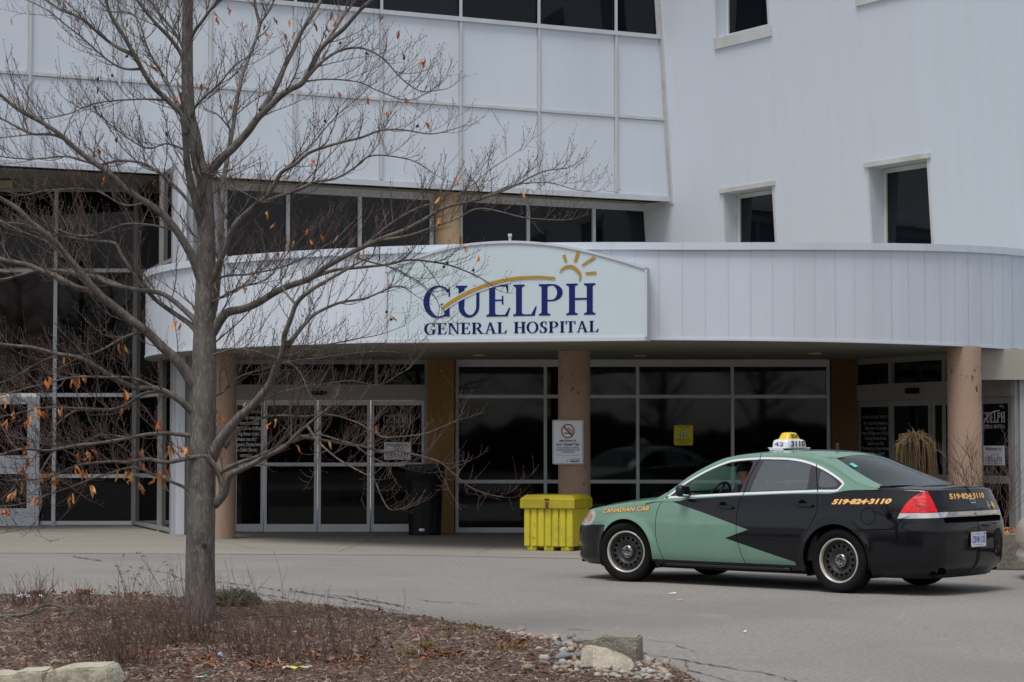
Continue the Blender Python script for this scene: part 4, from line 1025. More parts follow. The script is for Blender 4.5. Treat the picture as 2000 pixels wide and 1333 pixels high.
    hood=topsurf(0,0,zh,40,12,lambda f:SMIN+.02+(.60-SMIN-.02)*f)
    zd=Spl([(3.0,1.10),(3.4,1.118),(3.7,1.112),(3.85,1.098),(3.9,1.09)])
    deck=topsurf(0,0,zd,26,12,lambda f:2.95+(SMAX-.02-2.95)*f)
    # assemble
    P={k:mp[k] for k in mp}; two=[P['c1'],P['c2'],P['gap'],P['seam']]
    objs={}
    def mk(name,mb,ml,par=root,**kw): o=mb.build(name,ml,par,world=False,**kw); return o
    for part in('front_bumper','rear_bumper','trunk_lid','chrome_strip'):
        m_=out.pop(part); mirror(m_,m_) if False else None
        t=MB(); t.v=list(m_.v); t.f=list(m_.f); t.m=list(m_.m); t.sm=list(m_.sm); t.n=list(m_.n); mirror(m_,t)
        if part=='trunk_lid':
            b=len(t.v); t.v+=deck.v; t.n+=deck.n; t.f+=[[i+b for i in f] for f in deck.f]; t.m+=[1 if cab else 0]*len(deck.f); t.sm+=[True]*len(deck.f)
        objs[part]=mk(part,t,two if part!='chrome_strip' else [P['chrome']])
    for part in list(out):
        m_=out[part]; ml={'headlight':[P['head']],'tail_light':[P['tail'],P['clear']],'sill':two}.get(part,two)
        nm={'front_door':'door','rear_door':'door','front_fender':'fender'}.get(part,part)
        objs[part]=mk(nm,m_,ml); objs[part+'_far']=mk(nm,mirror(m_),ml)
    mk('hood',hood,[P['c1']])
    for part in('roof','windshield','rear_window'):
        m_=go.pop(part); t=MB(); t.v=list(m_.v); t.f=list(m_.f); t.m=list(m_.m); t.sm=list(m_.sm); t.n=list(m_.n); mirror(m_,t)
        objs[part]=mk(part,t,two if part=='roof' else [P['glass_w'] if part=='windshield' else P['glass_r']])
    for part in list(go):
        m_=go[part]; ml={'window_trim':[P['strip']],'side_window':[P['glass']],'quarter_window':[P['glass']],'door_frame':[P['frame']]}[part]
        par=objs['rear_door'] if part=='side_window' else root
        objs[part]=mk(part if part!='side_window' else 'window',m_,ml,par); objs[part+'_far']=mk(part if part!='side_window' else 'window',mirror(m_),ml,objs['rear_door_far'] if part=='side_window' else root)
    # underbody, wheel wells
    ub=MB(); ub.box((1.45,0,.23),(4.6,1.18,.09),0); ub.box((1.40,0,.235),(1.9,1.66,.09),0); ub.box((3.42,0,.26),(.75,1.35,.10),0,bev=.03); ub.box((-.58,0,.25),(.45,1.15,.1),0,bev=.03)
    for cx_,rr,sgn in((.03,.39,-1),(2.785,.40,-1),(.03,.39,1),(2.785,.40,1)):
        pts=[(cx_+rr*math.cos(a),.33+rr*math.sin(a)) for a in[R(-25)+R(230)*i/22 for i in range(23)]]
        yo=S_(cx_,.72).y*-sgn*-1
        ya=sgn*.885; yb_=sgn*.52
        for (xa,za),(xb,zb_) in zip(pts,pts[1:]): ub.quad((xa,ya,za),(xb,ya,zb_),(xb,yb_,zb_),(xa,yb_,za),0)
        ub.add([(x_,yb_,z_) for x_,z_ in pts],[list(range(len(pts)))],0)
    mk('underbody',ub,[P['gap']])
    # arch lips following the body
    for sgn in(-1,1):
        for A_ in(ARF,ARR):
            lip=MB()
            for a,b in zip(A_,A_[1:]):
                p,q=S_(*a),S_(*b); d=Vector((0,.07,0))
                V=[p,q,q+d,p+d]; V=[Vector((v_.x,v_.y*(-sgn),v_.z)) for v_ in V]; lip.add(V,[(0,1,2,3)],0)
            mk('arch_lip',lip,[P['gap']])
    # wheels
    for x_,z_,sgn,st in((0,.335,-1,.2),(2.807,.335,-1,0),(0,.335,1,.2),(2.807,.335,1,0)):
        we=empty('wheel',(x_,sgn*.79,z_)); we.parent=root; we.rotation_euler=(0,R(17) if x_ else R(5),st)
        if sgn>0: we.rotation_euler=(0,0,st+math.pi)
        k=1.0 
        t=MB(); t.lathe([(.232,-.085),(.243,-.10),(.262,-.108),(.285,-.112),(.306,-.110),(.321,-.100),(.331,-.080),(.335,-.04),(.336,0),(.335,.04),(.331,.085),(.31,.11),(.23,.10)],64,0,axis='Y')
        for gy in(-.06,-.03,0,.03,.06): pass
        t.build('tyre',[P['tyre']],we,world=False)
        t=MB(); t.lathe([(.215,-.070),(.205,-.050),(.196,-.030),(.185,-.040),(.17,-.052),(.135,-.058),(.115,-.050),(.10,-.030),(.0,-.030)],48,0,axis='Y')
        if cab:
            for i in range(16):
                a=2*math.pi*i/16; c=Vector((.152*math.cos(a),-.0605,.152*math.sin(a))); 
                t.lathe([(.017,-.0012),(.0,-.0012)],12,1,origin=c,axis='Y')
        t.lathe([(.215,-.07),(.22,.0),(.2,.09),(.0,.09)],32,1,axis='Y')
        t.build('rim',[P['rim'],P['gap']],we,world=False)
        t=MB(); t.lathe([(.211,-.060),(.215,-.086),(.220,-.098),(.228,-.100),(.234,-.094),(.236,-.085)],64,0,axis='Y'); t.build('trim_ring',[P['ring']],we,world=False)
        t=MB(); t.lathe([(.072,-.030),(.074,-.052),(.068,-.068),(.05,-.074),(.026,-.076),(.024,-.070),(0,-.070)],32,0,axis='Y')
        for i in range(5):
            a=2*math.pi*i/5+.3; c=Vector((.050*math.cos(a),0,.050*math.sin(a))); t.lathe([(.013,-.070),(.012,-.082),(.008,-.084),(.008,-.078),(0,-.078)],12,0 if i%1==0 else 1,origin=c,axis='Y')
            t.lathe([(.0085,-.0845),(.0,-.0845)],10,1,origin=c,axis='Y')
        t.lathe([(.023,-.0765),(.017,-.078),(.015,-.0765)],20,1,axis='Y')
        t.build('hub_cap',[P['hub'],P['gap']],we,world=False)
    # mirrors
    for sgn in(-1,1):
        t=MB(); bm=bmesh.new(); bmesh.ops.create_uvsphere(bm,u_segments=18,v_segments=12,radius=1); bm.verts.index_update()
        V=[]
        for v_ in bm.verts:
            c=v_.co; f=lambda a:math.copysign(abs(a)**.6,a)
            V.append(Vector((.865+.05*f(c.x),sgn*(.965+.085*f(c.y)),1.028+.065*f(c.z))))
        t.add(V,[[q.index for q in f_.verts] for f_ in bm.faces],0,True); bm.free()
        t.box((.86,sgn*.875,.985),(.07,.10,.035),0,bev=.012)
        o=t.build('wing_mirror',[P['trimblk']],root,world=False)
        t=MB(); c=Vector((.917,sgn*.965,1.028)); t.add([c+Vector((.0,a,b)) for a,b in rrect(.13,.10,.03)],[list(range(24))],0); t.build('glass',[P['mirror']],o,world=False)
    # door handles
    for sgn in(-1,1):
        for s0,z0,dn in((1.38,.862,'front_door'),(2.39,.902,'rear_door')):
            t=MB(); y=S_(s0,z0).y; far='' if sgn<0 else '_far'
            V=[(-.115,0),(-.07,.018),(.09,.020),(.118,.006),(.118,-.008),(.09,-.017),(-.07,-.016)]
            yy=(y-.006); t.prism([(s0+a,(yy)*-sgn,z0+b) for a,b in V],(0,sgn*.022,0),0)
            t.lathe([(.052,-.0015),(.045,-.004),(.0,-.003)] if sgn<0 else [(.052,.0015),(.0,.003)],20,1,origin=(s0-.02,(y)*-sgn,z0+.004),axis='Y')
            t.build('handle',[P['trimblk'],P['gap']],objs[dn+far],world=False,auto=40)
    # interior
    t=MB()
    for x_,y_ in((1.36,-.37),(1.36,.37)):
        t.box((x_-.15,y_,.50),(.52,.50,.18),0,bev=.06); M_=Matrix.Translation((x_+.22,y_,.82))@Matrix.Rotation(R(18),4,'Y'); t.box((0,0,0),(.15,.46,.62),0,bev=.06,M=M_); t.box((0,0,.42),(.10,.26,.17),0,bev=.04,M=M_)
    t.box((2.55,0,.52),(.5,1.3,.18),0,bev=.06); t.box((2.88,0,.84),(.16,1.3,.52),0,bev=.06); t.box((3.2,0,1.045),(.55,1.25,.03),0); t.box((.70,0,.83),(.42,1.36,.20),0,bev=.07); t.box((1.5,0,.33),(3.3,1.45,.06),0)
    for sgn in(-1,1): t.box((1.05,sgn*.80,.62),(1.0,.05,.52),0); t.box((2.05,sgn*.80,.62),(.9,.05,.6),0)
    t.build('interior',[P['inter']],root,world=False,auto=50)
    t=MB(); Mx=Matrix.Translation((.93,-.37,.95))@Matrix.Rotation(R(-65),4,'Y')
    ring=[Vector((.185*math.cos(a),.185*math.sin(a),0)) for a in[2*math.pi*i/32 for i in range(33)]]
    t.tube([Mx@p for p in ring],.015,8); t.tube([Mx@Vector((-.18,0,0)),Mx@Vector((.18,0,0))],.016,6); t.tube([Mx@Vector((0,0,0)),Mx@Vector((0,-.18,0))],.014,6); t.tube([Mx@Vector((0,0,0)),Mx@Vector((0,0,-.25))],.03,8)
    t.lathe([(.0,.02),(.05,.015),(.06,0)],16,0,M=Mx)
    t.build('steering_wheel',[P['wheelm']],root,world=False)
    return objs
CX,CY,CYAW=1.84,24.85,.715
C1,C2=(.155,.285,.213),(.004,.004,.0065)
def paint(name,col,coat=0.,rough=.22,spec=.5):
    m=mat(name,col,rough,spec=spec,coat=coat,bump=.0006,bscale=2.2,var=.10,vscale=2.5); t=m.node_tree; b=t.nodes['Principled BSDF']
    ge=t.nodes.new('ShaderNodeNewGeometry'); mx=t.nodes.new('ShaderNodeMix'); mx.data_type='RGBA'; l=b.inputs['Base Color'].links[0]
    t.links.new(l.from_socket,mx.inputs[6]); mx.inputs[7].default_value=(.03,.03,.032,1); t.links.new(ge.outputs['Backfacing'],mx.inputs[0]); t.links.new(mx.outputs[2],b.inputs['Base Color'])
    m2=t.nodes.new('ShaderNodeMath'); m2.operation='MULTIPLY_ADD'; m2.inputs[1].default_value=.7; m2.inputs[2].default_value=rough; t.links.new(ge.outputs['Backfacing'],m2.inputs[0]); t.links.new(m2.outputs[0],b.inputs['Roughness'])
    return m
CM=dict(c1=paint('green_paint',C1,.9,.4,.3),c2=paint('black_paint',C2,.75,.35,.08),gap=mat('panel_gap',(.002,.002,.002),.9,spec=.05),seam=mat('green_seam',(.05,.12,.085),.6),chrome=mat('chrome',(.72,.73,.75),.12,metal=1,var=.12,vscale=9),
 head=mat('headlight_lens',(.50,.50,.49),.08,spec=.8,coat=1,col2=(.25,.25,.26),vscale=16),tail=mat('red_lens',(.85,.012,.02),.25,spec=.35,coat=.12,col2=(.30,.003,.006),vscale=13,bump=.004,bscale=26),clear=mat('clear_lens',(.55,.56,.57),.12,coat=1,var=.3,vscale=14),
 glass=tinted_glass('tinted_side_glass',(.30,.36,.36),.20),glass_r=tinted_glass('tinted_rear_glass',(.22,.27,.27),.05),strip=mat('bright_window_trim',(.85,.86,.88),.3,metal=.4),glass_w=tinted_glass('windshield_glass',(.7,.78,.76),.02),
 frame=mat('black_door_frame',(.028,.026,.032),.4,coat=.2),tyre=mat('tyre_rubber',(.008,.008,.009),.8,spec=.15,fine=.5,fscale=80,bump=.001,bscale=60),rim=mat('black_steel_wheel',(.034,.032,.036),.42,var=.2,vscale=12),hub=mat('dull_chrome_hub',(.30,.30,.31),.25,metal=.9,var=.3,vscale=30),ring=mat('cream_trim_ring',(.64,.60,.51),.25,metal=.3,var=.2,vscale=9),
 trimblk=mat('black_plastic_trim',(.010,.010,.012),.35),mirror=mat('mirror_glass',(.5,.55,.58),.03,metal=1),inter=mat('grey_interior',(.035,.037,.04),.8),wheelm=mat('steering_wheel_plastic',(.02,.02,.02),.5))
car=empty('taxi',(CX,CY,0),-CYAW,label='green and black taxi sedan parked side-on on the driveway',cat='car')
co_=build_car(car,True,CM)
M['gold2']=mat('gold_lettering',(.80,.56,.17),.5); M['redout']=mat('red_outline',(.45,.05,.02),.5)
def side_map(s0,q0,sx,sy,slope=0.):
    def f(x,y,l):
        s=s0+x*sx; q=q0+y*sy+x*sx*slope; return S_(s,q)+nrm(S_,s,q)*(-1 if nrm(S_,s,q).y>0 else 1)*(.0015+l)
    return f
def outn_off(s,q,l):
    n=nrm(S_,s,q); p=S_(s,q); o=outn(s)
    if n.x*o[0]+n.y*o[1]<0:n=-n
    return p+n*l
def car_text(name,body,s0,s1,q0,q1,slope,shear,par,bold=.035,sxf=1.0):
    for lay,(bd,mt_,l) in enumerate(((bold+.045,'redout',.0025),(bold,'gold2',.005))):
        mb=MB(); v,f=text2d(body,1,bd,shear,sxf,'LEFT',1.04)
        ref,_=text2d(body,1,bold,shear,sxf,'LEFT',1.04)
        xs=[p[0] for p in ref];ys=[p[1] for p in ref]; a,b,c,d=min(xs),max(xs),min(ys),max(ys)
        V=[]
        for x,y in v:
            s=s0+(x-a)/(b-a)*(s1-s0); q=q0+(y-c)/(d-c)*(q1-q0)+(s-s0)*slope; V.append(outn_off(s,q,l))
        mb.add(V,f,0); mb.build(name,[M[mt_]],par,world=False)
car_text('lettering','CANADIAN CAB',-.31,.36,.760,.806,.068,.22,co_['front_fender'],.02)
car_text('lettering','519·824·3110',2.73,3.41,.912,.966,.026,.28,co_['quarter_panel'],.045)
def s_rear(y):  # arclength on tail for lateral y (neg=near)
    best=min((k for k in range(len(OUT)) if OUT[k][0]>3.5),key=lambda k:abs(OUT[k][1]+abs(y))); return _s[best]
def rear_pt(y,q,l):
    """point on the tail face; y near negative, far positive"""
    lo,hi=4.0,SMAX
    for _ in range(30):
        m_=(lo+hi)/2
        if S_(m_,q).y<-abs(y): lo=m_
        else: hi=m_
    p=outn_off(lo,q,l)
    return Vector((p.x,y,p.z))
def rear_text(body,y0,y1,q0,q1,bold=.04,par=None,mts=('redout','gold2'),sx=1.):
    for (bd,mt_,l) in ((bold+.04,mts[0],.003),(bold,mts[1],.006)):
        if mt_ is None: continue
        mb=MB(); v,f=text2d(body,1,bd,0,sx,'LEFT',1.04); ref,_=text2d(body,1,bold,0,sx,'LEFT',1.04)
        xs=[p[0] for p in ref];ys=[p[1] for p in ref]; a,b,c,d=min(xs),max(xs),min(ys),max(ys)
        mb.add([rear_pt(y0+(x-a)/(b-a)*(y1-y0),q0+(y-c)/(d-c)*(q1-q0),l) for x,y in v],f,0); mb.build('lettering',[M[mt_]],par,world=False)
rear_text('519·824·3110',-.40,.30,.975,1.032,par=co_['trunk_lid'])
rear_text('42',.40,.47,.868,.935,par=co_['trunk_lid'])
mb=MB()
put_polys(mb,stroke([(-.05,.02),(.05,.02),(.05,-.02),(-.05,-.02),(-.05,.02)],.011),lambda u,v,l:rear_pt(.01+u,.952+v,.006),0)
put_polys(mb,stroke([(0,.045),(.035,0),(0,-.045),(-.035,0),(0,.045)],.010)+[rc(-.012,-.012,.012,.012)],lambda u,v,l:rear_pt(.33+u,.898+v,.006),0)
mb.build('emblem',[CM['chrome']],co_['trunk_lid'],world=False)
# plate
mb=MB(); pf=lambda u,v,l:rear_pt(0+u,.568+v,0)+Vector((.006+l,0,0))
x_=max(rear_pt(-.155,.64,0).x,rear_pt(0,.5,0).x,rear_pt(0,.64,0).x)+.004
pf=lambda u,v,l:Vector((x_+l,u-.035,.562+v))
mb.prism([pf(a,b,0) for a,b in rrect(.305,.152,.012)],(.004,0,0),0)
put_text(mb,fit2d(text2d('CBVK·125',1,.02,0,.7),-.135,.135,-.035,.035),lambda x,y,l:pf(x,y,.0055),1)
put_text(mb,fit2d(text2d('ONTARIO',1,.01),-.05,.05,.05,.064),lambda x,y,l:pf(x,y,.0055),1); put_text(mb,fit2d(text2d('YOURS TO DISCOVER',1,.0),-.07,.07,-.062,-.052),lambda x,y,l:pf(x,y,.0055),1)
put_polys(mb,[rc(.10,.048,.13,.068),rc(-.13,.05,-.115,.065),rc(-.012,-.014,.012,.014)],lambda u,v,l:pf(u,v,.0055),1)
mb.build('license_plate',[mat('plate_white',(.62,.65,.72),.4),mat('plate_blue',(.03,.08,.42),.5)],co_['rear_bumper'],world=False)
# headlight amber, fuel flap, exhaust, antenna, rear sticker, frame around tail light
mb=MB(); put_polys(mb,[[(-.552,.758),(-.515,.755),(-.503,.72),(-.52,.685),(-.585,.648),(-.59,.66),(-.565,.705)]],lambda s,q,l:outn_off(s,q,.004),0); mb.build('indicator',[mat('amber_lens',(.70,.17,.03),.2,coat=.3)],co_['headlight'],world=False)
mb=MB(); q=line_strip([(3.165+.083*math.cos(a),.802+.083*math.sin(a)) for a in[2*math.pi*i/28 for i in range(29)]],.006)
put_polys(mb,stroke([(3.165+.083*math.cos(a),.802+.083*math.sin(a)) for a in[2*math.pi*i/28 for i in range(29)]],.006),lambda s,q,l:outn_off(s,q,.0015),0)
put_polys(mb,[[(3.40+.032*math.cos(a),.805+.032*math.sin(a)) for a in[2*math.pi*i/16 for i in range(16)]]],lambda s,q,l:outn_off(s,q,.003),0)
mb.build('fuel_flap',[CM['gap']],co_['quarter_panel'],world=False)
mb=MB(); mb.tube([(3.3,-.5,.26),(3.6,-.55,.25),(3.86,-.57,.25)],[.03,.03,.032],12,cap=False); mb.build('exhaust_pipe',[CM['gap']],car,world=False)
mb=MB(); mb.tube([(2.24,0,1.46),(2.24,0,1.475),(2.245,0,1.54),(2.246,0,1.548)],[.02,.017,.015,.011],12); mb.build('antenna',[CM['trimblk']],car,world=False)
mb=MB(); mb.add([G_(a,b)+Vector((.004,0,.006)) for a,b in((2.74,1.36),(2.82,1.36),(2.82,1.45),(2.74,1.45))],[(0,1,2,3)]); mb.build('sticker',[mat('teal_sticker',(.12,.5,.45),.5)],co_['rear_window'],world=False)
mb=MB(); mb.tube([outn_off(s,.1,.0)+Vector((0,0,.0)) if False else S_(s,.22)+Vector((0,-.0,.0)) for s in[.5+.1*i for i in range(18)]],[.022]*18,8); mb.build('sill_moulding',[CM['trimblk']],car,world=False)
# roof sign: a thing strapped to the roof
rs=empty('roof_sign',(0,0,0),0,label='white and yellow taxi roof sign lettered 3110 on the cab roof',cat='taxi sign')
rs.rotation_euler=(0,0,-CYAW); cr=math.cos(-CYAW);sr=math.sin(-CYAW); lx,ly,lz=1.62,0,1.474
rs.location=(CX+lx*cr-ly*sr,CY+lx*sr+ly*cr,lz)
M['rsw']=mat('roof_sign_white',(.66,.68,.72),.35,coat=.4); M['rsy']=mat('roof_sign_yellow',(.76,.50,.02),.35,coat=.4)
def loft(mb,secs,mi,n=40):
    """secs: (z, hx, hy, roundness) superellipse rings"""
    b=len(mb.v)
    for z,hx,hy,e in secs:
        for k in range(n):
            a=2*math.pi*k/n; c,s=math.cos(a),math.sin(a); mb.v.append((hx*math.copysign(abs(c)**e,c),hy*math.copysign(abs(s)**e,s),z))
    for j in range(len(secs)-1):
        for k in range(n): a=b+j*n+k;c=b+j*n+(k+1)%n; mb.f.append([a,c,c+n,a+n]);mb.m.append(mi);mb.sm.append(True)
    mb.f.append([b+(len(secs)-1)*n+k for k in range(n)]);mb.m.append(mi);mb.sm.append(False)
mb=MB(); mb.box((0,0,.022),(.22,.52,.012),0,bev=.005); 
for y in(-.24,.24): mb.box((0,y,.008),(.18,.04,.03),0,bev=.006)
mb.build('base',[M['rsw']],rs,world=False)
mb=MB(); loft(mb,[(.028,.115,.20,.35),(.085,.112,.192,.35),(.108,.102,.18,.38),(.118,.085,.15,.45)],0); mb.build('body',[M['rsw']],rs,world=False)
mb=MB(); loft(mb,[(.116,.078,.135,.4),(.145,.068,.108,.4),(.178,.058,.092,.42),(.191,.045,.077,.5),(.195,.02,.04,.6)],0); mb.build('crown',[M['rsy']],rs,world=False)
for sgn in(1,-1):
    mb=MB(); put_text(mb,fit2d(text2d('3110',1,.03,0,.8),-.135,.135,.038,.104),lambda x,y,l:Vector((sgn*(.1185-max(0,y-.05)*.06),sgn*x,y)),0); put_text(mb,fit2d(text2d('824',1,.02,0,.8),-.06,.065,.133,.178),lambda x,y,l:Vector((sgn*(.0755-(y-.135)*.29),sgn*x,y)),0)
    put_text(mb,fit2d(text2d('42',1,.0,0,.9),-.06,.06,.042,.088),lambda x,y,l:Vector((sgn*x,sgn*-.2035,y)) ,0)
    mb.build('lettering',[M['inkblk']],rs,world=False)
# driver: a thing of its own
def person(name,loc,rz,label):
    pass
# ================================================================ DRIVER
def skin_person():
    import bmesh
    V=[];E_=[];Rd=[]
    def a(p,r,par=None):
        V.append(Vector(p));Rd.append(r)
        if par is not None:E_.append((par,len(V)-1))
        return len(V)-1
    # car-local coordinates: x to the rear, near side -y. facing -x
    pel=a((1.52,-.37,.62),.15); w_=a((1.55,-.37,.76),.145,pel); ch=a((1.59,-.37,.93),.165,w_); nk=a((1.59,-.37,1.06),.07,ch); n2=a((1.575,-.37,1.115),.05,nk)
    h0=a((1.555,-.37,1.17),.062,n2); h1=a((1.56,-.37,1.23),.078,h0); h2=a((1.565,-.37,1.275),.064,h1)
    for sg in(-1,1):
        sh=a((1.59,-.37+sg*.17,1.03),.07,ch); el=a((1.48,-.37+sg*.25,.83),.05,sh); wr=a((1.24,-.37+sg*.18,.90),.034,el); ha=a((1.17,-.37+sg*.165,.93),.036,wr); a((1.13,-.37+sg*.16,.95),.024,ha)
        hp=a((1.48,-.37+sg*.10,.60),.10,pel); kn=a((1.06,-.37+sg*.13,.66),.072,hp); an=a((.84,-.37+sg*.13,.38),.05,kn); a((.72,-.37+sg*.13,.36),.04,an)
    for v in V: v.x-=.275
    me=bpy.data.meshes.new('person'); me.from_pydata([v-V[0] for v in V],E_,[]); me.update()
    o=bpy.data.objects.new('person',me); COL.objects.link(o)
    o.modifiers.new('skin','SKIN'); o.modifiers['skin'].use_smooth_shade=True
    sv=me.skin_vertices[0].data if me.skin_vertices else None
    return o,V,Rd
o,V,Rd=skin_person(); me=o.data
if not me.skin_vertices:
    bm=bmesh.new(); bm.from_mesh(me); bm.verts.layers.skin.verify(); bm.to_mesh(me); bm.free()
for i,r in enumerate(Rd): me.skin_vertices[0].data[i].radius=(r,r); me.skin_vertices[0].data[i].use_root=(i==0)
sub=o.modifiers.new('sub','SUBSURF'); sub.levels=2; sub.render_levels=2
skin=mat('skin',(.50,.22,.16),.55,var=.12,vscale=12); cloth=mat('dark_jacket',(.018,.018,.022),.85,var=.2,vscale=8)
me.materials.append(cloth)
crr,srr=math.cos(-CYAW),math.sin(-CYAW)
def c2w(p): return Vector((CX+p[0]*crr-p[1]*srr,CY+p[0]*srr+p[1]*crr,p[2]))
o.location=c2w(V[0]); o.rotation_euler=(0,0,-CYAW)
tag(o,'driver in a dark jacket, dark cap and glasses sitting at the wheel','person')
dg=bpy.context.evaluated_depsgraph_get(); ev=o.evaluated_get(dg); m2=bpy.data.meshes.new_from_object(ev); o.modifiers.clear(); o.data=m2; m2.name='person'
m2.materials.clear(); m2.materials.append(cloth); m2.materials.append(skin)
for v_ in m2.vertices:   # shape the head: nose, brow, chin
    p=v_.co+V[0]+Vector((.275,0,0))
    if p.z>1.13:
        fx=1.555-p.x
        if fx>.05 and abs(p.y+.37)<.02 and 1.175<p.z<1.222: v_.co.x-=.028
        if fx>.05 and 1.228<p.z<1.245: v_.co.x-=.006
        if fx>.04 and p.z<1.165: v_.co.x-=.012
for p_ in m2.polygons:
    c=p_.center+V[0]+Vector((.275,0,0)); p_.material_index=1 if (c.z>1.095 or (c.x<1.22 and c.z>.86)) else 0; p_.use_smooth=True
hx=V[0]+Vector((.275,0,0))
mb=MB()
mb.lathe([(.094,1.243),(.100,1.27),(.096,1.30),(.07,1.33),(.0,1.34)],24,0,(1.565-hx.x,-.37-hx.y,-hx.z)); mb.add([Vector((1.565-.10*math.cos(a)-k,-.37+.085*math.sin(a),1.250-.012*(k>0)))-hx for k in(0,.075) for a in[R(-60+i*12) for i in range(11)]],[(i,i+1,i+12,i+11) for i in range(10)],0)
mb.build('cap',mat('black_cap',(.012,.012,.014),.8),o,world=False)
mb=MB()
for sg in(-1,1):
    mb.tube([Vector((1.472,-.37+sg*.035+.022*math.cos(a),1.220+.016*math.sin(a)))-hx for a in[2*math.pi*i/12 for i in range(13)]],.0025,5); mb.tube([Vector((1.475,-.37+sg*.057,1.223))-hx,Vector((1.56,-.37+sg*.094,1.223))-hx],.0022,5)
mb.tube([Vector((1.472,-.382,1.221))-hx,Vector((1.472,-.358,1.221))-hx],.0022,5)
mb.build('glasses',CM['chrome'],o,world=False)
# ================================================================ WHITE CAR at the right edge
wm_=dict(CM); white=paint('white_car_paint',(.56,.52,.45),.5,.35); wm_['c1']=white; wm_['c2']=CM['trimblk']
wc=empty('parked_car',(6.755,24.6,0),-.15,label='white car whose rounded front end enters at the right edge',cat='car')
build_car(wc,False,wm_)
# ================================================================ PLANTER right, behind the taxi
pA,pB=at_g(1500,1108),at_g(2150,1116)
M['mulchf']=mat('planter_mulch',(.10,.055,.035),.95,col2=(.18,.09,.05),vscale=25,bump=.02,bscale=40)
mb=MB(); tpn=(pB-pA).normalized(); npl=Vector((-tpn.y,tpn.x,0))
for (c,l,wd,ang) in(((pA+pB)/2+npl*.1,(pB-pA).length,.2,math.atan2(tpn.y,tpn.x)),(pA+npl*1.7,3.2,.2,math.atan2(npl.y,npl.x))): mb.box((c.x,c.y,.22),(l,wd,.44),0,rz=ang,bev=.015)
pl=empty('planter',((pA.x+pB.x)/2,(pA.y+pB.y)/2,0),label='low concrete planter wall behind the taxi',cat='planter')
mb.build('wall',M['curbc'],pl)
mb=MB(); q=[pA+npl*.2,pB+npl*.2,pB+npl*3.3,pA+npl*3.3]; mb.add([(p.x,p.y,.40) for p in q],[(0,1,2,3)]); mb.build('soil',M['mulchf'],pl)
# orange leaf litter and grit
lc=[mat('dry_leaf_a',(.62,.20,.05),.7,var=.3,vscale=30),mat('dry_leaf_b',(.68,.34,.12),.7,var=.3,vscale=30),mat('dry_leaf_c',(.20,.07,.035),.8,var=.3,vscale=30)]
def leaf(mb,p,l,w_,rx,mi,r):
    """curled lanceolate leaf"""
    ax=Vector((math.cos(rx[0])*math.cos(rx[1]),math.sin(rx[0])*math.cos(rx[1]),math.sin(rx[1]))); sd=ax.cross(Vector((0,0,1))); sd=sd.normalized() if sd.length>.05 else Vector((1,0,0)); up=sd.cross(ax)
    rot=rx[2]; sd,up=sd*math.cos(rot)+up*math.sin(rot),up*math.cos(rot)-sd*math.sin(rot)
    V=[];cur=r.uniform(.15,.5)
    for i,(t,k) in enumerate(((0,.05),(.25,.75),(.5,1),(.75,.7),(1,.04))):
        c=p+ax*l*t+up*(cur*l*t*(t-1))
        c+=sd*r.gauss(0,.09)*l*(i in(1,2,3)); f1,f2=r.uniform(.1,.9),r.uniform(.1,.9)
        V+=[c-sd*w_*k/2*(1.1-f1*.7)+up*w_*k*f1,c-up*w_*.05,c+sd*w_*k/2*(1.1-f2*.7)+up*w_*k*f2]
    F=[]
    for i in range(4):
        for j in range(2): a=i*3+j; F.append((a,a+1,a+4,a+3))
    mb.add(V,F,mi,True)
r=random.Random(3); mb=MB()
for _ in range(420):
    t,k=r.random(),r.random()**1.5; p=pA.lerp(pB,t)+npl*(.25+k*1.2); leaf(mb,Vector((p.x,p.y,.41+r.random()*.07)),r.uniform(.06,.11),.04,(r.uniform(0,6.3),r.uniform(-.3,.4),r.uniform(0,6)),r.choice((0,0,1,2)),r)
mb.build('leaf_litter',lc,pl,kind='stuff')
# weeping shrub
M['weep']=mat('olive_twigs',(.15,.105,.04),.8,col2=(.10,.06,.03),vscale=30); M['barks']=mat('shrub_bark',(.12,.09,.07),.9)
wp=at_d(1788,1000,28.2); ws=empty('weeping_shrub',(wp.x,wp.y,.4),label='weeping shrub with drooping bare olive twigs behind the taxi',cat='shrub')
mb=MB(); mb.tube([(0,0,0),(.02,0,.5),(0,.02,.95),(.0,0,1.22)],[.035,.03,.03,.04],8); mb.build('trunk',M['barks'],ws,world=False)
mb=MB(); r=random.Random(11)
for i in range(150):
    a=r.uniform(0,2*math.pi); rr_=r.uniform(.06,.31); z0=1.20+r.uniform(-.05,.03); hgt=.11*(1-(rr_/.34)**2)+r.uniform(-.02,.03)
    L=r.uniform(.35,1.1)*(.6+rr_); pts=[]; wob=r.uniform(-.25,.25)
    for k in range(9):
        t=k/8
        if t<.3: u=t/.3; rad=rr_*math.sin(u*math.pi/2); z=z0+hgt*math.sin(u*math.pi*.55)-.17*(rr_/.31)**2*u*u
        else: u=(t-.3)/.7; rad=rr_*(1+.12*u+wob*u); z=z0+hgt*.98-.17*(rr_/.31)**2-L*u
        pts.append((rad*math.cos(a+wob*t)+r.gauss(0,.004),rad*math.sin(a+wob*t)+r.gauss(0,.004),max(z,.02)))
    mb.tube(pts,[.0065*(1-.6*k/8) for k in range(9)],3,cap=False)
mb.build('twigs',M['weep'],ws,world=False)
M['dtwig']=mat('grey_brown_twigs',(.13,.09,.075),.85,var=.3,vscale=20)
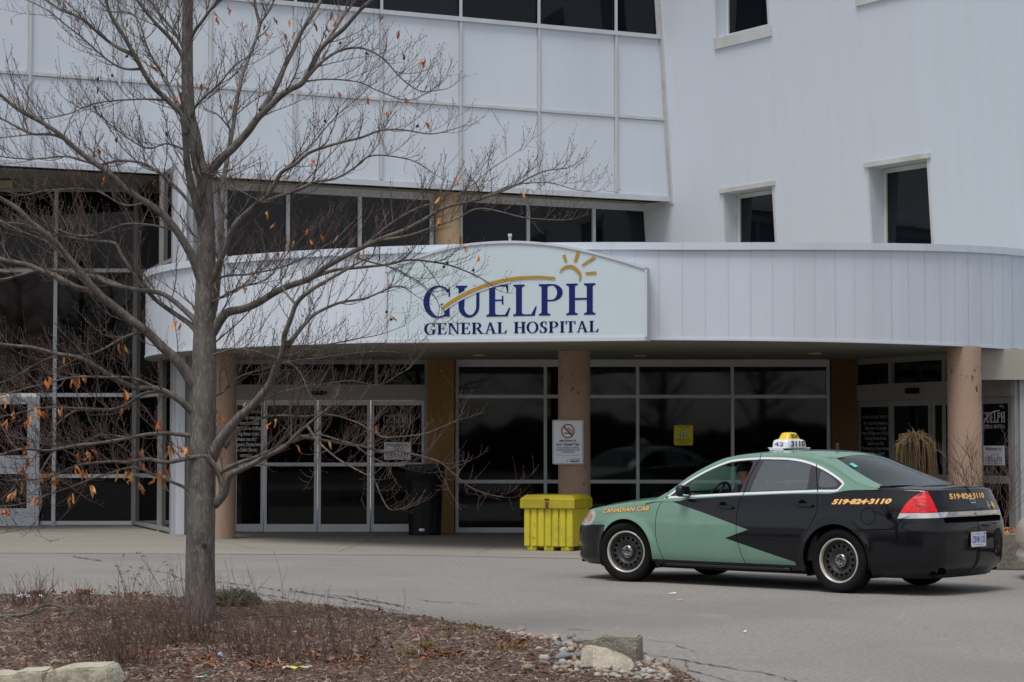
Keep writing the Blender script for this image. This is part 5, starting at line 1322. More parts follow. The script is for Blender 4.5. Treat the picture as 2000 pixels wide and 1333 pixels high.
def bare_shrub(x,y,d,h,spread,n,seed,label,grp,zb=.4,m=None):
    p=at_d(x,y,d); r=random.Random(seed); mb=MB()
    def grow(b,dr,l,rad,lv):
        pts=[b];k=5;dd=dr.copy()
        for i in range(k):
            dd=(dd+Vector((r.gauss(0,.10),r.gauss(0,.10),.04))).normalized(); pts.append(pts[-1]+dd*l/k)
        mb.tube(pts,[rad*(1-.7*i/k) for i in range(k+1)],4 if lv==0 else 3,cap=False)
        if lv<2:
            for i in range(1,k+1):
                for _ in range(r.choice((1,1,2)) if lv==0 else 1):
                    a=r.uniform(0,6.28); nd_=(dd+Vector((math.cos(a),math.sin(a),r.uniform(-.1,.5)))*r.uniform(.5,.9)).normalized(); grow(pts[i],nd_,l*r.uniform(.3,.55),rad*.55,lv+1)
    for i in range(n):
        a=r.uniform(0,6.28); t=r.uniform(.1,1)*spread; grow(Vector((p.x+.04*math.cos(a),p.y+.04*math.sin(a),zb)),Vector((math.cos(a)*t,math.sin(a)*t,1)).normalized(),h*r.uniform(.6,1),.009,0)
    return mb.build('bare_shrub',m or M['dtwig'],label=label,cat='shrub',group=grp)
bare_shrub(1895,1000,28.4,1.15,.35,4,21,'sparse bare shrub in front of the rightmost pink column','bare shrubs in the planter')
bare_shrub(1955,1000,28.6,1.2,.75,7,22,'spreading bare shrub between the rightmost pink column and the right edge','bare shrubs in the planter')
# ================================================================ TREE
DT=17.6
bark=bpy.data.materials.new('grey_bark'); bark.use_nodes=True
bark=mat('grey_bark',(.15,.138,.122),.85,col2=(.055,.047,.041),vscale=9,fine=.5,fscale=45,bump=.006,bscale=35,stretch=(1,1,.35),detail=7)
twm=mat('twig_bark',(.055,.034,.029),.8,col2=(.15,.115,.10),vscale=3.2); budm=mat('red_brown_buds',(.12,.045,.035),.7,var=.3,vscale=30)
limbs={}
PXM=DT/FPX
def d_at(parent,x,y):
    pts=limbs[parent]; return min(pts,key=lambda q:(q[0]-x)**2+(q[1]-y)**2)
def limb(name,px,r0,r1,par=None,ds_=0.,n=5):
    """px: photo path; r0,r1 px radii; ds_: depth slope metres per metre grown"""
    rl=random.Random(name)
    c=crom(px,n); out=[]; 
    if par: q=d_at(par,*px[0]); d0=q[2]
    else: d0=DT
    L=0;N=len(c)
    tot=sum(math.hypot(b[0]-a[0],b[1]-a[1]) for a,b in zip(c,c[1:])) or 1
    for i,(x,y) in enumerate(c):
        if i: L+=math.hypot(x-c[i-1][0],y-c[i-1][1])*PXM
        t=L/(tot*PXM); rad=(r0+(r1-r0)*t**.8)
        rad*=1+.25*math.exp(-(t*14)**2)*(1 if par else 0)
        w1=noise.noise(Vector((L*3.5,px[0][0]*.01,px[-1][1]*.01)))*5*min(1,t*3)*(par is not None); w2=noise.noise(Vector((L*3.5,px[0][1]*.01+9,px[-1][0]*.01)))*5*min(1,t*3)*(par is not None)
        out.append((x+w1,y+w2,d0+ds_*L,rad))
    limbs[name]=out
T='trunk'
limb(T,[(390,1222),(391,1180),(391,1100),(393,1000),(395,900),(397,800),(399,700),(401,600),(403,500),(402,430),(399,356),(388,318),(379,262),(370,225),(366,150),(366,75),(367,0),(368,-80),(372,-200)],33,7,n=6)
# trunk radius profile measured
_tr=Spl([(-200,4),(-80,8),(0,10),(150,11.5),(262,12.5),(356,15),(430,17),(500,18.5),(600,21),(700,23.5),(800,25),(900,26.5),(1000,27.5),(1100,28.5),(1180,31),(1222,35)])
limbs[T]=[(x,y,d,_tr(y)) for x,y,d,_ in limbs[T]]
LB=[('tl',[(402,455),(390,425),(376,370),(366,310),(360,260),(357,228)],11,8,T,-.35),
('A',[(399,350),(431,311),(457,289),(484,259),(502,232),(525,210),(562,180),(592,161),(611,127),(630,94),(667,60),(700,26),(740,-10),(790,-60)],11,3.5,T,-.25),
('A2',[(510,218),(544,161),(559,124),(585,75),(607,34),(632,-15),(650,-60)],7.5,4,'A',.3),
('A3',[(594,158),(630,120),(667,99),(708,96),(752,120),(792,160),(824,180),(870,176)],4.5,1.2,'A',-.3),
('A4',[(592,160),(640,155),(700,160),(740,180),(800,195),(860,165)],2.2,1,'A',.5),
('A5',[(630,94),(665,40),(700,-10),(720,-60)],4,2,'A',.5),
('B',[(404,640),(420,590),(431,500),(432,450),(436,375),(446,300),(452,255),(465,188),(480,131),(499,75),(506,49),(500,0),(498,-60)],9,3.5,T,.55),
('B2',[(448,250),(425,225),(400,215),(384,190)],2.5,1.2,'B',.2),('B3',[(506,49),(530,10),(545,-40)],3,1.5,'B',-.2),
('C',[(412,565),(426,520),(439,487),(457,442),(495,405),(525,375),(547,337),(574,319),(600,300),(640,288),(700,272),(740,256),(792,256),(840,264),(888,252)],8.5,1.3,T,-.45),
('C2',[(500,400),(540,385),(585,371),(615,356),(652,350),(692,328),(730,305),(800,312),(850,340)],4.2,1.2,'C',.3),
('C3',[(560,328),(620,270),(660,220),(700,190)],3,1.,'C',.5),
('D',[(415,650),(441,613),(474,604),(504,592),(534,574),(564,559),(600,544),(640,520),(680,500),(740,468),(824,432),(880,400),(940,386),(1000,368),(1060,336),(1108,330)],10,1.4,T,-.30),
('D2',[(600,546),(660,527),(740,520),(798,510),(838,512),(885,521),(943,545),(972,565)],5,1.2,'D',.4),
('D3',[(740,470),(800,460),(880,432),(928,408),(984,416),(1040,428),(1106,430)],3.5,1,'D',-.4),
('D4',[(940,386),(1010,362),(1072,354),(1128,372),(1160,376)],2.2,.8,'D',.3),
('D5',[(700,490),(760,440),(830,400),(900,380),(960,330),(1015,292)],3,.8,'D',.5),
('D6',[(700,505),(780,530),(830,560),(860,600),(835,650)],2.4,.8,'D2',-.3),
('E',[(412,896),(429,862),(459,826),(495,793),(522,757),(537,718),(552,679),(556,655),(570,622),(579,595),(600,572),(640,545),(690,520)],13,3.5,T,-.40),
('E2',[(561,676),(590,640),(620,610),(660,592),(710,585),(770,560),(800,570)],6,1.5,'E',.3),
('E3',[(579,595),(560,575),(548,545),(556,510)],3.5,1.2,'E',.4),
('E4',[(545,700),(580,690),(640,672),(720,660),(780,640)],2.6,.8,'E',.4),
('F',[(418,985),(436,966),(446,935),(455,925),(480,915),(510,898),(555,871),(577,851),(600,830),(640,800)],10,2.5,T,-.5),
('Fk',[(436,964),(434,945),(426,922),(414,904),(399,892),(360,898),(324,904),(288,898),(250,905),(210,903),(150,912),(80,935),(20,940)],8,1.5,'F',-.1),
('F2',[(428,924),(465,904),(510,889),(560,868),(620,850),(668,862),(697,874),(754,905),(800,900)],5.5,1,'Fk',-.3),
('F3',[(577,851),(640,862),(697,871),(739,882),(782,880),(853,899),(885,922),(925,956),(985,972)],4.2,1,'F',.3),
('F4',[(600,832),(622,862),(654,891),(697,919),(725,936),(742,965),(762,993),(785,993)],3.2,.9,'F',-.3),
('F5',[(440,875),(470,840),(525,813),(611,811),(654,814),(697,828),(725,842),(759,857),(830,845),(900,820)],3.6,1,'E',-.35),
('F6',[(500,790),(540,770),(600,755),(680,745),(740,750),(800,720)],2.4,.8,'E',.4),
('G',[(385,760),(372,739),(345,703),(315,676),(285,646),(255,625),(222,598),(192,568),(168,541),(132,505),(99,469),(69,439),(36,409),(0,385),(-50,350)],13,5,T,-.28),
('G2',[(195,572),(150,562),(105,538),(60,520),(0,502),(-60,480)],7.5,5,'G',.3),
('G3',[(285,648),(250,655),(180,690),(100,700),(30,740),(-30,760)],3,1.2,'G',-.3),
('H',[(392,665),(375,637),(336,610),(300,583),(270,547),(252,520),(237,499),(228,481),(210,475),(180,472),(120,463),(60,440),(0,436)],7,2.2,T,.35),
('H2',[(392,640),(370,615),(321,574),(270,565),(210,556),(180,544),(90,530),(0,545),(-50,550)],7,3.5,T,.15),
('H3',[(240,560),(150,520),(90,470),(40,450),(0,430)],4,2,'H2',.4),
('I',[(393,545),(381,514),(367,487),(337,442),(307,409),(277,386),(240,364),(202,334),(176,315),(150,292),(120,266),(82,240),(37,214),(0,187),(-50,150)],10.5,3.8,T,-.2),
('I2',[(125,270),(97,262),(64,259),(30,244),(0,229),(-40,215)],4,2.5,'I',.2),
('I3',[(345,452),(300,440),(240,440),(180,462),(130,455),(80,430)],3,1.2,'I',.4),
('I4',[(290,395),(240,400),(180,372),(100,372),(40,380),(0,372)],2.6,1,'I',-.4),
('J',[(400,432),(375,401),(345,367),(311,337),(277,319),(232,313),(187,319),(130,308),(60,312),(0,303)],5,1.8,T,.4),
('K',[(364,262),(358,229),(330,199),(300,169),(277,135),(259,101),(240,67),(217,34),(206,0),(200,-60)],8,4,'tl',-.3),
('K2',[(262,108),(225,90),(187,60),(157,37),(124,22),(94,4),(40,-30)],4.8,2.4,'K',.3),
('K3',[(352,212),(326,161),(307,131),(289,94),(274,49),(255,26),(225,22),(200,20)],4,1.4,'K',.5),
('K4',[(322,196),(262,195),(187,202),(131,221),(75,229),(50,200)],2.6,1,'K',-.4),
('K5',[(277,135),(230,130),(160,75),(90,20),(30,-10)],3,1.4,'K',.2),
('L',[(362,135),(356,112),(337,82),(311,52),(285,22),(262,-5),(240,-50)],6,3.4,T,-.3),
('L2',[(361,100),(345,72),(326,45),(305,15),(288,-20),(280,-60)],4.2,2.5,T,.4),
('M',[(368,85),(380,60),(394,41),(416,15),(438,-10),(460,-50)],5,3,T,-.4),
('N',[(369,245),(380,215),(400,190),(420,169),(457,131),(500,100)],4,1.4,T,-.6),
('O',[(365,296),(326,281),(292,289),(244,270),(195,225),(170,190)],2.6,1,'tl',-.6),
('O2',[(372,330),(420,345),(470,372),(520,395),(540,380)],2.4,1,T,-.7),
('P',[(388,815),(372,800),(345,778),(315,762),(290,757),(261,757),(228,739),(192,718),(150,697),(105,688),(60,679),(0,670),(-40,660)],9,3.6,T,-.35),
('P2',[(318,764),(280,770),(230,795),(160,800),(90,795),(0,812)],4.5,1.6,'P',.4),
('P3',[(300,757),(262,740),(215,735),(150,738),(60,755),(0,770)],4,1.4,'P',-.5),
('Q',[(388,852),(366,850),(330,847),(285,850),(255,856),(210,862),(150,871),(99,880),(45,877),(0,886),(-40,890)],5.5,3,T,-.45),
('Q2',[(255,856),(200,850),(140,875),(80,865),(20,850)],2.4,1,'Q',.5),
('R',[(378,975),(365,955),(330,940),(300,928),(270,916),(245,917),(210,928),(165,943),(120,958),(60,979),(0,988)],4.2,1.4,T,.3),
('R2',[(105,880),(75,930),(80,990),(60,1025),(0,1042)],2.4,1,'Q',-.3),
('R3',[(150,800),(110,830),(70,890),(20,960),(-20,990)],2.2,1,'P2',-.3),
('S',[(366,1008),(330,900),(250,898)],1,.5,'R',.1),
('U',[(395,700),(430,690),(480,680),(540,700),(580,720),(600,760)],2.6,1,T,-.6),
('U2',[(390,780),(430,770),(470,735),(540,715),(610,700),(700,690),(780,690)],3,1,T,.5),
('V',[(405,560),(440,540),(500,535),(560,520),(640,480),(690,430)],3.2,1,T,.5),
('W',[(400,600),(450,570),(520,545),(560,500),(600,450)],3,1.2,T,-.8),
]
for nme,px,r0,r1,par,ds_ in LB:
    if nme=='S': continue
    limb(nme,px,r0*(.80 if r0<9.5 else .86),r1*.72,par,ds_)
def l3(n_): 
    return [(at_d(x,y,d),rad*d/FPX) for x,y,d,rad in limbs[n_]]
base=l3(T)[0][0]; tree=empty('bare_tree',(base.x,base.y,.02),label='bare grey-barked tree with a few dry orange leaves in the mulch bed',cat='tree')
tk=MB(); 
q=l3(T); 
bs=q[0][0]; q=[(Vector((bs.x,bs.y,-.05)),q[0][1]*1.12)]+q
tk.tube([a for a,_ in q],[b for _,b in q],22,0,cap=False)
for nme in limbs:
    if nme==T: continue
    q=l3(nme); nn=14 if q[0][1]>.03 else (9 if q[0][1]>.012 else 6)
    tk.tube([a for a,_ in q],[b for _,b in q],nn,0,cap=True)
# knot
kp=at_d(404,1065,DT)+Vector((0,-.118,0)); tk.lathe([(.022,0),(.016,.006),(.008,.001),(0,-.0)],14,1,M=Matrix.Translation(kp)@Matrix.Rotation(math.pi/2,4,'X'))
tk.build('trunk',[bark,mat('knot',(.05,.018,.012),.9)],tree)
# ---- twigs
r=random.Random(42); tw=MB(); bd=MB(); tips=[]
CAMR=Vector((1,0,0))
def rperp(d):
    u=d.orthogonal().normalized(); v_=d.cross(u); a=r.uniform(0,6.283); return u*math.cos(a)+v_*math.sin(a)
def bud(p,d,s=1.):
    b=len(bd.v); u=d.orthogonal().normalized(); v_=d.cross(u); L=.016*s; R_=.0036*s
    bd.v.append(tuple(p))
    for k in range(3): a=2.094*k; bd.v.append(tuple(p+d*L*.4+(u*math.cos(a)+v_*math.sin(a))*R_))
    bd.v.append(tuple(p+d*L))
    for k in range(3): j=b+1+k; l=b+1+(k+1)%3; bd.f+=[[b,l,j],[j,l,b+4]]; bd.m+=[0,0]; bd.sm+=[True,True]
def twig(p,d,L,rad,lv):
    n=max(3,min(7,int(L/.05))); pts=[p]; dd=d.copy(); dirs=[d]
    bend=rperp(d)*r.uniform(.0,.12)
    for i in range(n):
        up=.15 if lv==1 else .36
        dd=(dd+Vector((0,0,up*r.uniform(.3,1.2)))+bend+Vector((r.gauss(0,.09),r.gauss(0,.09),r.gauss(0,.07)))).normalized(); pts.append(pts[-1]+dd*L/n); dirs.append(dd.copy())
    tw.tube(pts,[rad*(1-.62*i/n) for i in range(n+1)],4 if lv==1 else 3,0,cap=False)
    if lv==1:
        step=.046; k=int(L/step)
        for j in range(1,k+1):
            t=j/(k+.5)*n; i=min(int(t),n-1); q=pts[i].lerp(pts[i+1],t-i); s=rperp(dirs[i]); s.z=abs(s.z)*.9 if r.random()<.8 else s.z
            nd_=(dirs[i]*.55+s*r.uniform(.55,1.)).normalized(); l=r.uniform(.04,.17)*(1.1-.4*j/k)
            if r.random()<.16: l*=1.9
            twig(q,nd_,l,max(.0021,rad*.5),2)
    bud(pts[-1],dd,r.uniform(.8,1.3))
    if lv==2 and r.random()<.5: bud(pts[len(pts)//2],(dirs[-1]+rperp(dirs[-1])).normalized(),.7)
    if lv==2: tips.append((pts[-1],dd.copy()))
for nme in limbs:
    q=l3(nme)
    if nme==T: q=[k for k in q if k[0].z>2.1]
    acc=.05; first=True
    tot=sum((b[0]-a[0]).length for a,b in zip(q,q[1:])); run=0
    for (a,ra),(b,rb) in zip(q,q[1:]):
        seg=(b-a).length; dr=(b-a).normalized(); run+=seg; fr=run/tot
        acc-=seg
        while acc<0:
            acc+=(r.uniform(.026,.058) if ra<.014 else r.uniform(.045,.11))*(1.55 if a.x>-1.9 else 1.1)
            if fr<.12 and nme!=T: continue
            s=rperp(dr); s.z=s.z*.6+.25
            nd_=(dr*r.uniform(.3,.9)+s*r.uniform(.6,1)).normalized()
            L=r.choice((r.uniform(.10,.3),r.uniform(.25,.5),r.uniform(.4,.85)))*(1.1-.5*fr)*(.85 if a.x>-.9 else 1); twig(a.lerp(b,r.random()),nd_,L,min(ra*.55,.0029+L*.0052),1)
    if nme!=T: twig(q[-1][0],(q[-1][0]-q[-3][0]).normalized(),.20,q[-1][1]*.9,1)
# ---- dry leaves that still hang on, placed as in the photo
LV=[(125,3),(21,37),(250,36),(505,37),(447,12),(420,22),(483,46),(520,50),(517,62),(555,65),(577,63),(632,62),(614,43),(645,25),(655,40),(667,25),(638,50),(568,38),(536,33),(424,33),(395,162),(296,125),(190,170),(193,148),(324,256),(230,268),(349,185),(452,205),(555,320),(301,350),(537,435),(522,412),(625,458),(554,495),(600,447),(607,468),(735,420),(660,460),(472,552),(480,560),(421,551),(351,630),(375,598),(232,671),(124,690),(89,741),(140,740),(155,735),(243,754),(245,770),(238,790),(10,775),(27,803),(14,818),(75,795),(82,802),(60,812),(120,793),(53,875),(55,893),(45,910),(153,885),(170,880),(178,878),(273,880),(260,893),(280,905),(330,870),(335,862),(327,880),(310,920),(316,925),(314,935),(78,928),(95,922),(105,930),(110,928),(147,912),(162,915),(230,922),(252,918),(255,925),(272,946),(178,948),(141,963),(70,968),(44,946),(32,955),(10,992),(30,958),(382,830),(433,815),(310,818),(355,872),(360,870),(584,800),(530,825),(540,818),(576,845),(578,870),(733,832),(641,862),(480,785),(860,385),(1020,378),(935,500),(905,480),(858,425),(896,345),(900,460),(765,618),(787,105),(780,60),(830,115),(822,118),(748,30),(760,215),(790,190),(832,240),(718,190),(660,180),(610,310),(575,470),(700,490),(710,488),(190,290),(205,345)]
lf=MB(); rr_=random.Random(8)
for x,y in LV:
    cand=min(tips,key=lambda t:((1000+FPX*(t[0].x/t[0].y)-x)**2+((HOR-(t[0].z-CH)*FPX/t[0].y)-y)**2))
    p=cand[0]; q=at_d(x,y,p.y)
    if (q-p).length>.03: tw.tube([p,(p+q)/2+Vector((0,0,.012)),q],[.0022,.002,.0018],3,0,cap=False)
    low=y>560 and x<460
    for _k in range(2 if low else 1): leaf(lf,q+Vector((rr_.gauss(0,.02)*_k,rr_.gauss(0,.02)*_k,rr_.gauss(0,.02)*_k)),rr_.uniform(.07,.12) if low else rr_.uniform(.055,.095),rr_.uniform(.026,.046) if low else rr_.uniform(.022,.036),(rr_.uniform(0,6.28),rr_.uniform(-1.5,-.8),rr_.uniform(0,6)),rr_.choice((0,0,0,1,1) if y>350 else (0,0,2)),rr_)
lf.build('dry_leaves',lc,tree); tw.build('twigs',twm,tree); bd.build('buds',budm,tree)
# a few dark seed balls
sb_=MB()
for x,y in((868,506),(864,510),(932,518),(752,608),(768,620),(765,625),(824,242),(634,232),(660,82),(712,98),(242,110),(211,135)):
    c=min(tips,key=lambda t:((1000+FPX*(t[0].x/t[0].y)-x)**2+((HOR-(t[0].z-CH)*FPX/t[0].y)-y)**2))[0]
    sb_.lathe([(0,-.013),(.009,-.009),(.013,0),(.009,.009),(0,.013)],8,0,(c.x,c.y,c.z-.013))
sb_.build('seed_balls',M['inkblk'],tree)
# ================================================================ MULCH BED
bedpx=[(-420,1160),(-150,1164),(0,1167),(120,1168),(250,1170),(430,1176),(600,1185),(720,1194),(850,1211),(960,1230),(1040,1246),(1100,1256),(1170,1268),(1240,1282),(1300,1298),(1335,1312),(1365,1332),(1372,1355),(1340,1400)]
bed=[at_g(x,y) for x,y in bedpx]; bed=[(p.x,p.y) for p in bed]+[(.8,9.5),(-.2,7.5),(-9,7.5)]
def edist(x,y):
    m_=9e9;n=len(bed)
    for i in range(n):
        ax_,ay_=bed[i];bx_,by_=bed[(i+1)%n];dx,dy=bx_-ax_,by_-ay_;t=max(0,min(1,((x-ax_)*dx+(y-ay_)*dy)/(dx*dx+dy*dy))); m_=min(m_,math.hypot(x-ax_-dx*t,y-ay_-dy*t))
    return m_
def hmound(x,y):
    if not inpoly((x,y),bed): return 0.
    e=min(1,edist(x,y)/1.2); return .004+.10*(1-(1-e)**2)+.02*noise.noise(Vector((x*1.2,y*1.2,0)))*e+.012*e*noise.noise(Vector((x*5,y*5,3)))
M['mulch']=mat('bark_mulch',(.13,.082,.060),.95,col2=(.06,.038,.030),vscale=14,fine=.8,fscale=45,bump=.02,bscale=30)
gr=[];yy=7.7
ed=[(p[0],p[1]) for p in bed]
x_=-7.
while x_<2.6:
    y_=7.7
    while y_<22.5:
        if inpoly((x_,y_),bed) and edist(x_,y_)>.06: gr.append((x_,y_))
        y_+=.14
    x_+=.12
co=[Vector(p) for p in gr+dens(ed,.15)]; nE=len(dens(ed,.15)); b=len(gr)
vs,es,fs,_,_,_=delaunay_2d_cdt(co,[(b+i,b+(i+1)%nE) for i in range(nE)],[],0,1e-5)
mb=MB(); mb.v=[(v.x,v.y,(hmound(v.x,v.y) if edist(v.x,v.y)>.02 else .002)) for v in vs]
for f in fs:
    c=(sum(vs[i].x for i in f)/3,sum(vs[i].y for i in f)/3)
    if inpoly(c,bed): mb.f.append(list(f));mb.m.append(0);mb.sm.append(True)
mb.build('mulch_bed',M['mulch'],kind='structure')
chm=[mat('chip_a',(.175,.108,.078),.9,var=.4,vscale=30),mat('chip_b',(.095,.053,.038),.9,var=.4,vscale=30),mat('chip_c',(.34,.27,.21),.9,var=.3,vscale=30),mat('chip_d',(.045,.026,.02),.95),mat('chip_e',(.42,.35,.29),.9,var=.2,vscale=30)]
r=random.Random(77); mb=MB(); cnt=0
def vis_pt(y0,y1,x0=-30,x1=1400):
    x,y=r.uniform(x0,x1),r.uniform(y0,y1); return at_g(x,y,.08)
for _ in range(30000):
    y=1165+ (1345-1165)*r.random()**1.0; p=vis_pt(y,y)
    if not inpoly((p.x,p.y),bed): continue
    if edist(p.x,p.y)<.02 and r.random()<.5: continue
    h=hmound(p.x,p.y); L=r.choice((r.uniform(.012,.035),r.uniform(.02,.06),r.uniform(.03,.09))); W_=r.uniform(.003,.010)*(1+L*3); a=r.uniform(0,3.15); ti=r.uniform(-.35,.5)
    dx=Vector((math.cos(a)*math.cos(ti),math.sin(a)*math.cos(ti),math.sin(ti)))*L/2; dy=Vector((-math.sin(a),math.cos(a),r.uniform(-.6,.6))).normalized()*W_/2
    c=Vector((p.x,p.y,h+r.uniform(.002,.014))); k=r.uniform(.5,1)
    mb.add([c-dx-dy*k,c+dx-dy,c+dx*1.1+dy*k,c-dx+dy,c+Vector((0,0,W_*.45))],[(0,1,4),(1,2,4),(2,3,4),(3,0,4)],r.choices((0,1,2,3,4),(30,28,17,20,6))[0])
mb.build('mulch_chips',chm,kind='stuff')
# leaf litter
mb=MB()
hot=[(520,1310,60,10),(700,1300,60,12),(395,1300,40,14),(260,1160,40,4),(160,1163,30,3),(80,1165,25,3),(620,1290,60,14),(300,1285,80,20),(480,1270,100,20),(1000,1262,20,4),(860,1290,40,6)]
for _ in range(560):
    if r.random()<.62: h=r.choice(hot); x,y=r.gauss(h[0],h[2]*.5),r.gauss(h[1],h[3]*.5)
    else: x,y=r.uniform(-20,1150),r.uniform(1170,1333)
    p=at_g(x,y,.09)
    if not inpoly((p.x,p.y),bed): continue
    leaf(mb,Vector((p.x,p.y,hmound(p.x,p.y)+r.uniform(.005,.035))),r.uniform(.03,.085),r.uniform(.018,.035),(r.uniform(0,6.3),r.uniform(-.2,.5),r.uniform(0,6)),r.choice((0,2,2,0,1,2)),r)
mb.build('leaf_litter',[mat('litter_leaf_a',(.30,.11,.05),.8,var=.4,vscale=30),mat('litter_leaf_b',(.38,.22,.12),.8,var=.4,vscale=30),mat('litter_leaf_c',(.16,.065,.04),.8,var=.3,vscale=30)],kind='stuff')
# dead shrubs
M['dead']=mat('dead_stems',(.085,.045,.036),.85,col2=(.17,.11,.085),vscale=16)
M['dead2']=mat('grey_dead_stems',(.13,.095,.08),.85,col2=(.06,.035,.03),vscale=16)
def dead(x,y,h,w_,n,seed,label,m='dead',heads=False,fork=2):
    rr=random.Random(seed); p=at_g(x,y,.09); z0=hmound(p.x,p.y) ; mb=MB(); hd=MB()
    for i in range(n):
        a=rr.uniform(0,6.28); b0=rr.random()**.7*w_*.55; lean=rr.uniform(.05,.75)*(.35+b0/w_)
        pt=Vector((p.x+b0*math.cos(a),p.y+b0*math.sin(a)*.8,z0-.01)); pt.z=hmound(pt.x,pt.y)-.01; dd=Vector((math.cos(a)*lean+rr.gauss(0,.12),math.sin(a)*lean+rr.gauss(0,.12),1)).normalized(); dd=(dd+Vector((rr.gauss(0,.30),rr.gauss(0,.30),0))).normalized(); L=h*rr.uniform(.3,1.05)
        def st(pt,dd,L,rad,lv):
            k=5; pts=[pt]
            for j in range(k): dd=(dd+Vector((rr.gauss(0,.09),rr.gauss(0,.09),.02))).normalized(); pts.append(pts[-1]+dd*L/k)
            mb.tube(pts,[rad*(1-.65*j/k) for j in range(k+1)],3,0,cap=False)
            if lv<fork:
                for j in range(2,k+1):
                    if rr.random()<.6:
                        s=Vector((rr.gauss(0,1),rr.gauss(0,1),.9)).normalized(); st(pts[j],(dd*.7+s*.6).normalized(),L*rr.uniform(.2,.4),rad*.6,lv+1)
            elif heads and rr.random()<.5:
                for _ in range(8):
                    q=pts[-1]+Vector((rr.gauss(0,.012),rr.gauss(0,.012),rr.gauss(0,.006))); hd.lathe([(0,-.004),(.005,0),(0,.004)],4,0,tuple(q))
        st(pt,dd,L,.0030,0)
    if heads and hd.v:
        e=empty('dead_shrub',(p.x,p.y,z0),label=label,cat='shrub',group='dead stems in the mulch bed'); mb.build('stems',M[m],e); hd.build('seed_heads',M['dead'],e)
    else: mb.build('dead_shrub',M[m],label=label,cat='shrub',group='dead stems in the mulch bed')
dead(385,1262,.50,.55,110,1,'largest tangled dead shrub in front of the tree trunk')
dead(230,1308,.40,.6,120,2,'thick clump of dead stems beside the long pale stone slab')
dead(490,1285,.36,.55,90,3,'low tangle of dead stems right of the tree base')
dead(610,1300,.42,.5,60,4,'dead stems standing behind the crumpled grey wrapper')
dead(690,1285,.40,.4,34,5,'thin dead stems at the right end of the shrub row')
dead(300,1262,.32,.7,110,6,'matted dead stems left of the tree base')
dead(30,1186,.20,.5,60,7,'short dead stems by the road at the far left, left of the paper scrap')
dead(72,1184,.30,.25,40,8,'upright dead tuft just right of the white paper scrap')
dead(160,1184,.20,.35,46,9,'small brown tuft by the road between the paper scrap and the flower heads',)
dead(255,1185,.44,.30,13,10,'dead stems with flat seed heads left of the trunk, by the road','dead',True,1)
dead(345,1190,.46,.22,15,11,'dead flower stalks with seed heads touching the tree trunk','dead',True,1)
dead(541,1206,.44,.12,2,12,'single forked bare stem standing right of the trunk','dead2')
dead(446,1200,.48,.10,2,13,'thin bare stem rising from the green juniper','dead2')
dead(640,1245,.30,.15,5,14,'few thin stems beside the fallen twig','dead2')
dead(150,1270,.22,.5,46,15,'sparse low dead stems behind the pale stones','dead')
dead(560,1250,.24,.6,60,16,'low matted stems between the fallen twig and the grey wrapper','dead')
# juniper
p=at_g(450,1192,.06); mb=MB(); rr=random.Random(5)
jm=[mat('juniper_green',(.13,.14,.085),.8,var=.3,vscale=30),mat('juniper_pale',(.24,.24,.16),.85)]
for i in range(1500):
    a=rr.uniform(0,6.28); t=rr.random()**.5; x=p.x+math.cos(a)*t*.26; y=p.y+math.sin(a)*t*.22; z=hmound(x,y)+rr.random()*.13*(1-t*t)**.5
    dd=Vector((math.cos(a)*.8+rr.gauss(0,.3),math.sin(a)*.8+rr.gauss(0,.3),rr.uniform(.1,.9))).normalized(); mb.tube([(x,y,z),Vector((x,y,z))+dd*.03,Vector((x,y,z))+dd*.055+Vector((0,0,-.006))],[.004,.0035,.001],3,rr.choice((0,0,1)),cap=False)
mb.build('juniper',jm,label='low grey-green juniper clump behind the tree base',cat='shrub')
# small green sprouts
gm=[mat('sprout',(.22,.19,.05),.8,var=.3,vscale=30),mat('sprout_dry',(.24,.13,.06),.85)]
for i,(x,y,lb) in enumerate(((872,1234,'yellow-green sprouts near the back edge of the bed'),(796,1290,'green sprouts level with the lone tan cobble'),(832,1268,'sprouts just right of the lone tan cobble'),(870,1286,'sprouts in front of the lone tan cobble'),(1000,1272,'widest clump of dry sprouts, left of the pebbles'),(928,1218,'small dry sprouts along the road edge of the bed'))):
    p=at_g(x,y,.09); mb=MB()
    for _ in range(60 if i!=4 else 110):
        a=rr.uniform(0,6.28); t=rr.random()*(.09 if i!=4 else .16); q=Vector((p.x+t*math.cos(a),p.y+t*math.sin(a),0)); q.z=hmound(q.x,q.y)
        leaf(mb,q,rr.uniform(.03,.06),.012,(rr.uniform(0,6.3),rr.uniform(.5,1.4),rr.uniform(0,6)),rr.choice((0,1)),rr)
    mb.build('sprout_clump',gm,label=lb,cat='plant',group='sprouts in the mulch bed')
# fallen sticks
def stick(px,rad,label,m=None,seed=0):
    rr=random.Random(seed); P=[at_g(x,y,.10) for x,y in px]; P=crom([(p.x,p.y,hmound(p.x,p.y)+.012+dz_) for p,(dz_) in zip(P,[0,.01,.03,.02,0][:len(P)]+[0]*9)],5)
    mb=MB(); mb.tube(P,[rad*(1-.5*i/len(P)) for i in range(len(P))],8); mb.build('fallen_stick',m or bark,label=label,cat='stick')
stick([(-20,1207),(50,1206),(80,1196),(110,1194),(143,1200)],.016,'thick fallen branch lying at the far left of the bed')
stick([(478,1213),(515,1210),(550,1211),(577,1214)],.011,'thin fallen twig right of the tree base')
stick([(320,1313),(350,1309),(352,1309)],.008,'short stick near the front edge of the bed')
